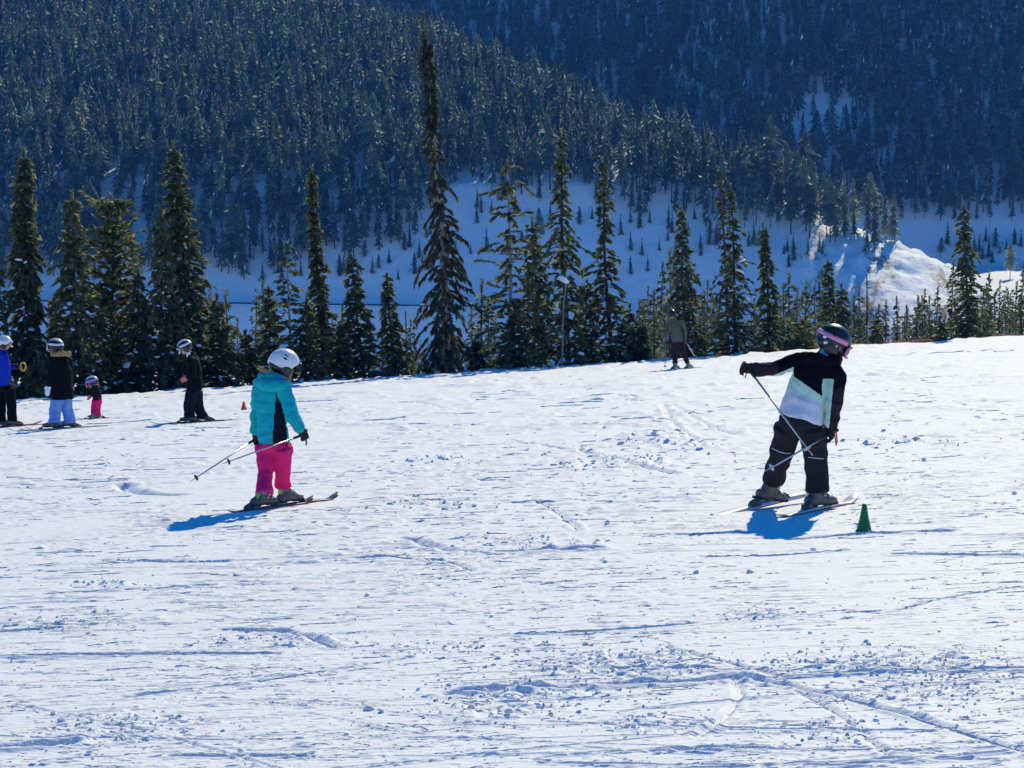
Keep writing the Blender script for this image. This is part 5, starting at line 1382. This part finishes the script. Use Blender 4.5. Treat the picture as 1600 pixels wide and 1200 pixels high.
# ---- skier all in black looking down
def dark_kid():
    fl, fr = place(297, 661), place(318, 659)
    Y0 = (fl.y + fr.y) / 2; f = V3(-0.88, 0.1, 0).normalized(); s = 0.95
    J = joints(Y0, pelvis=(304, 606), chest=(303, 578), neck=(299, 556), head=(289, 542), shL=(298, 562, -0.15), elL=(301, 585, -0.2), wrL=(294, 590, -0.2), hdL=(285, 593, -0.2), shR=(306, 562, 0.12), elR=(306, 586, 0.15), wrR=(293, 592, 0.1), hdR=(286, 594, 0.1),
               hipL=(300, 612, -0.07), knL=(295, 634, -0.1), anL=(297, 654), hipR=(307, 612, 0.06), knR=(309, 634, 0.06), anR=(317, 652))
    J['ftL'] = fl + SKI_H; J['ftR'] = fr + SKI_H
    cloth = D(trousers=D(mats=[NAVY], hip=0.115, knee=0.10, hem=0.11, seat=0.165), jacket=D(mats=[BLACK, CHAR], hem=0.185, waist=0.175, chest=0.18, drop=0.04, arm=0.075, vox=0.013, deep=0.82), gloves=CORAL, boots=D(m=DGREY_P, buckles=False))
    root = person('skier all in black with white-banded helmet and coral gloves', place(307, 660), J, f, s, cloth, D(f=(-0.9, -0.12, -0.42), u=(-0.38, 0, 0.92), shell=B_PLAS, strap=WHITEBAND, top=W_PLAS, vents=False))
    bm = bmesh.new(); chain(bm, [(at(294, 553, Y0 - 0.10), 0.04), (at(296, 556, Y0), 0.06), (at(294, 553, Y0 + 0.08), 0.04)], k=8); link('neck_warmer', fuse('neck_warmer', bm, 0.012, root.location, LILAC, smooth=1), root)
    ski(fl, V3(-0.9, -0.25, 0), 1.4, 'purple-grey ski beneath the skier all in black, under the nearer boot', SKI_D, SKI_D)
    ski(fr, V3(-0.9, -0.25, 0), 1.4, 'purple-grey ski beneath the skier all in black, under the farther boot', SKI_D, SKI_D)
dark_kid()
bpy.data.scenes.remove(TMP)

# ------------------------------------------------------------------ cones, safety net, loose snow
def cone(px, py, h, rad, m, label, collar=False):
    p = place(px, py); root = empty('training_cone', p, label, 'cone')
    prof = [(rad * 1.0, 0.0), (rad * 0.98, 0.012), (rad * 0.90, 0.03), (rad * 0.62, h * 0.45), (rad * 0.34, h * 0.88), (rad * 0.28, h * 0.97), (rad * 0.16, h)]
    bm = bmesh.new(); N = 28; rows = [[bm.verts.new((r * math.cos(i * 6.2832 / N), r * math.sin(i * 6.2832 / N), z)) for i in range(N)] for r, z in prof]
    for a, b in zip(rows[:-1], rows[1:]):
        for i in range(N): bm.faces.new((a[i], a[(i + 1) % N], b[(i + 1) % N], b[i]))
    bm.faces.new(rows[-1]); bm.faces.new(list(reversed(rows[0])))
    link('body', bm_mesh('body', bm, m), root)
    bm = bmesh.new(); rows = [[bm.verts.new((r * math.cos(i * 6.2832 / N), r * math.sin(i * 6.2832 / N), z)) for i in range(N)] for r, z in ((rad * 1.12, -0.03), (rad * 1.14, 0.004), (rad * 1.02, 0.010), (rad * 0.9, 0.011))]
    for a, b in zip(rows[:-1], rows[1:]):
        for i in range(N): bm.faces.new((a[i], a[(i + 1) % N], b[(i + 1) % N], b[i]))
    link('base_rim', bm_mesh('base_rim', bm, m), root)
c_ = place(1350, 830)
cone(1350, 830, 44 / ppm(c_.y), 12 / ppm(c_.y), GREEN_P, 'plain green cone on the snow by the bending skier')
c_ = place(381, 641)
cone(381, 641, 14 / ppm(c_.y), 5 / ppm(c_.y), ORANGE_P, 'small orange-red cone standing alone on the snow')
c_ = place(461, 652)
cone(461, 652, 22 / ppm(c_.y), 6 / ppm(c_.y), ORANGE_P, 'orange-red cone mostly hidden by the turquoise sleeve')

def net():
    """Low red safety netting just over the brink: top and bottom cord, uprights, mesh threads."""
    RED = mat('red_netting', (0.42, 0.05, 0.05), 0.7)
    pts = []
    for px in np.linspace(1180, 1640, 60):
        Y = edge_y(px) + 1.3; x = at(px, 540, Y).x; pts.append(Vector((x, Y, near1(x, Y))))
    root = empty('safety_net', pts[0], 'low red netting along the brink of the slope', 'net')
    o = pts[0]
    bm = bmesh.new()
    for h, rr in ((0.20, 0.016), (0.15, 0.008), (0.10, 0.008), (0.05, 0.008)):
        chain(bm, [(p - o + Vector((0, 0, h + 0.03 * math.sin(i * 0.8))), rr) for i, p in enumerate(pts)], k=5)
    link('cords', bm_mesh('cords', bm, RED), root)
    bm = bmesh.new(); q = []
    for i in range(len(pts) - 1):
        for k in range(6):
            a = pts[i].lerp(pts[i + 1], k / 6) - o
            chain(bm, [(a + Vector((0, 0, 0.05)), 0.006), (a + Vector((0, 0, 0.20)), 0.006)], k=3, cap=False)
    link('threads', bm_mesh('threads', bm, RED, False), root)
    for i in range(4, len(pts), 11):
        bm = bmesh.new(); a = pts[i] - o; chain(bm, [(a + Vector((0, 0, -0.3)), 0.018), (a + Vector((0, 0, 0.22)), 0.018)], k=8); link('post', bm_mesh('post', bm, RED), root)
net()

def chunks():
    g = np.random.default_rng(33)
    base = LUMPS[0]; n0 = len(base.vertices)
    protos = []
    for L in LUMPS:
        bm = bmesh.new(); bmesh.ops.create_icosphere(bm, subdivisions=1, radius=1.0); v = np.array([tuple(q.co) for q in bm.verts]); fc = np.array([[q.index for q in f_.verts] for f_ in bm.faces]); bm.free()
        v = v * (1 + 0.35 * g.normal(size=(len(v), 1)) * 0.6); v[:, 2] = np.maximum(v[:, 2], -0.5); protos.append((v, fc))
    V, Fc, off = [], [], 0
    spots = []
    p_scale = lambda cy: 1 + 1.3 * max(0.0, min(1.0, (950 - cy) / 300))
    for (cx, cy, rx, ry, st) in CRUD:
        for _ in range(int(150 * st * rx * ry / 3000) + 20):
            spots.append((cx + g.normal() * rx * 0.6, cy + g.normal() * ry * 0.6, g.uniform(0.0025, 0.0075) * (1 + 1.0 * (g.random() < 0.06)) * (p_scale(cy))))
    for _ in range(550):
        cy = 600 + 620 * g.random() ** 0.7; spots.append((g.uniform(-40, 1640), cy, g.uniform(0.0025, 0.007) * (1 + 1.3 * (g.random() < 0.05)) * (p_scale(cy))))
    for px, py, s in spots:
        if py < 590: continue
        p = place(px, py); v, fc = protos[int(g.integers(4))]
        a = g.random() * 6.28; c, sn = math.cos(a), math.sin(a)
        sc = s * np.array([g.uniform(0.8, 1.6), g.uniform(0.8, 1.3), g.uniform(0.6, 1.1)])
        w = v * sc; w = np.stack([w[:, 0] * c - w[:, 1] * sn, w[:, 0] * sn + w[:, 1] * c, w[:, 2]], -1)
        z = piste_z(p.x, p.y)
        V.append(w + np.array([p.x, p.y, z + s * 0.3])); Fc.append(fc + off); off += len(v)
    o = link('snow_crumbs', mesh_np('snow_crumbs', np.concatenate(V), np.concatenate(Fc), SNOW_LUMP))
    tag(o, 'crumbs of broken snow scattered over the slope', 'snow', kind='stuff')
    for k, (px, py, s, lab) in enumerate([(577, 1108, 0.035, 'upright slab of snow beside a smaller chunk'), (596, 1112, 0.022, 'small chunk of snow beside the upright slab'), (737, 1106, 0.026, 'rounded lump of snow at the rim of the churned patch'), (794, 1114, 0.028, 'broad lump of snow beyond the rounded one'),
                                        (97, 1131, 0.035, 'flat lump of snow near a short deep groove'), (748, 1023, 0.018, 'lone snow chunk in front of the churned band'), (1088, 896, 0.03, 'pointed snow chunk on smooth snow'), (1171, 895, 0.03, 'second pointed snow chunk on smooth snow'), (1320, 1140, 0.03, 'snow lump in the fan of crossing tracks')]):
        p = place(px, py); o = link('snow_chunk', LUMPS[k % 4]); s *= 0.62
        o.location = (p.x, p.y, piste_z(p.x, p.y) + 0.15 * s); o.scale = (s * 1.2, s, s * (1.5 if k in (0, 6, 7) else 1.0)); o.rotation_euler = (0.2, 0.3, k * 1.3)
        tag(o, lab, 'snow chunk')
chunks()

def ridges():
    """Thin scraped edges and flakes of crust left by ski edges: low jagged ridges lying on the snow, too many to count."""
    g = np.random.default_rng(77)
    V, Fc = [], []
    zgrid, inv_, us_ = GRID['Z'], GRID['inv'], GRID['us']
    def zlook(x, y):
        i = np.clip(np.searchsorted(-inv_, -1 / y), 1, len(inv_) - 1); j = np.clip(np.searchsorted(us_, x / y), 1, len(us_) - 1)
        ta = (inv_[i - 1] - 1 / y) / (inv_[i - 1] - inv_[i]); tb = (x / y - us_[j - 1]) / (us_[j] - us_[j - 1])
        return (zgrid[i - 1, j - 1] * (1 - tb) + zgrid[i - 1, j] * tb) * (1 - ta) + (zgrid[i, j - 1] * (1 - tb) + zgrid[i, j] * tb) * ta
    off = 0
    def ridge(P, h, dp, solid=False):
        nonlocal off
        P = np.asarray(P); n = len(P)
        T = np.gradient(P, axis=0); N = np.stack([-T[:, 1], T[:, 0]], -1); N /= np.linalg.norm(N, axis=1)[:, None] + 1e-9
        N *= np.sign(N[:, 1:2] + 1e-6)                       # away from the viewpoint side: crest leans back
        hh = h * ((0.75 + 0.5 * g.random(n)) if solid else (0.35 + 0.95 * g.random(n))); hh[0] = hh[-1] = 0.0
        if not solid: hh *= (g.random(n) > 0.08)
        z = zlook(P[:, 0], P[:, 1])
        fr = np.concatenate([P - N * dp * 0.25, (z - 0.006)[:, None]], 1)
        tp = np.concatenate([P + N * (dp * 0.15 * g.random(n))[:, None], (z + hh)[:, None]], 1)
        bk = np.concatenate([P + N * dp * (0.8 + 0.6 * g.random(n))[:, None], (z - 0.006)[:, None]], 1)
        V.append(np.concatenate([fr, tp, bk])); a = np.arange(n - 1) + off
        Fc.append(np.concatenate([np.stack([a, a + 1, a + 1 + n, a + n], -1), np.stack([a + n, a + 1 + n, a + 1 + 2 * n, a + 2 * n], -1)]))
        off += 3 * n
    for k in range(9000):
        px, py = g.uniform(-60, 1660), 585 + 640 * g.random() ** 0.92
        if vn2(np.array([px / 130.0]), np.array([py / 32.0]), 5)[0] < g.uniform(0.22, 0.62): continue
        p = place(px, py)
        if past_edge(p.x, p.y) > -1.0: continue
        m = ppm(p.y)
        L = g.choice([g.uniform(5, 14), g.uniform(10, 30), g.uniform(25, 80)], p=[0.52, 0.38, 0.10]) / m
        a = g.normal(0.05, 0.16) if g.random() < 0.86 else g.uniform(-1.3, 1.3)
        if abs(a) > 0.6: L *= 1.5
        n = int(np.clip(L * m / 4, 4, 14))
        t = np.linspace(-0.5, 0.5, n) * L; cv = g.normal() * 0.25 / max(L, 0.3)
        P = np.stack([p.x + t * math.cos(a), p.y + t * math.sin(a) + cv * t * t + g.normal(size=n) * 0.004], -1)
        ridge(P, g.uniform(0.5, 1.45) / m * (1.1 if L * m > 25 else 1.0), g.uniform(2.5, 6) / m, L * m > 25)
    for pts, hw, dep, berm in TRACKS:
        w = smooth_px(pts, 26); m = ppm(np.mean([q[1] for q in w]))
        w = np.array(w)
        if hw > 0.06 and dep < 0: continue
        k_ = 1.5 if np.mean(w[:, 1]) > 13 else 1.0
        ridge([q + np.array([0.0, hw * k_ * 1.1 + 0.003 * g.normal()]) for q in w], g.uniform(1.8, 2.8) / m * (0.45 if np.mean(w[:, 1]) > 35 else 1.0), 5 / m, np.mean(w[:, 1]) < 35)
        if g.random() < 0.5: ridge([q + np.array([0.0, -hw * k_ * 1.6 + 0.004 * g.normal()]) for q in w], g.uniform(1.2, 2.2) / m, 5 / m)
    for (cx, cy, rx, ry, st) in CRUD:
        for _ in range(int(60 * st * rx * ry / 3000) + 10):
            px, py = cx + g.normal() * rx * 0.6, cy + g.normal() * ry * 0.6
            if py < 590: continue
            p = place(px, py); m = ppm(p.y); L = g.uniform(5, 16) / m; t = np.linspace(-0.5, 0.5, 5) * L; a = g.normal(0, 0.5)
            ridge(np.stack([p.x + t * math.cos(a), p.y + t * math.sin(a) + g.normal(size=5) * 0.006], -1), g.uniform(1.5, 4.5) / m, g.uniform(3, 7) / m)
    o = link('snow_scrapes', mesh_np('snow_scrapes', np.concatenate(V), np.concatenate(Fc), SNOW_LUMP))
    tag(o, 'thin scraped edges of crusted snow all over the slope', 'snow', kind='stuff')
    print('scrape faces', sum(len(f_) for f_ in Fc))
ridges()

# ------------------------------------------------------------------ the air
def haze():
    bm = bmesh.new(); bmesh.ops.create_cube(bm, size=1.0)
    m = bpy.data.materials.new('haze'); m.use_nodes = True; nt = m.node_tree; nt.nodes.remove(nt.nodes['Principled BSDF'])
    v = nt.nodes.new('ShaderNodeVolumePrincipled'); v.inputs['Density'].default_value = HAZE_DENSITY; v.inputs['Color'].default_value = (0.10, 0.34, 1.0, 1); v.inputs['Anisotropy'].default_value = 0.0
    nt.links.new(v.outputs[0], nt.nodes['Material Output'].inputs['Volume'])
    me = bpy.data.meshes.new('haze'); bm.to_mesh(me); bm.free(); me.materials.append(m)
    o = link('haze', me); x0, x1, y0, y1, z0, z1 = -480, 660, -60, 1520, -160, 185
    o.location = ((x0 + x1) / 2, (y0 + y1) / 2, (z0 + z1) / 2); o.scale = (x1 - x0, y1 - y0, z1 - z0)
    tag(o, 'thin blue mountain haze', 'haze', kind='stuff')
if HAZE_DENSITY > 0: haze()
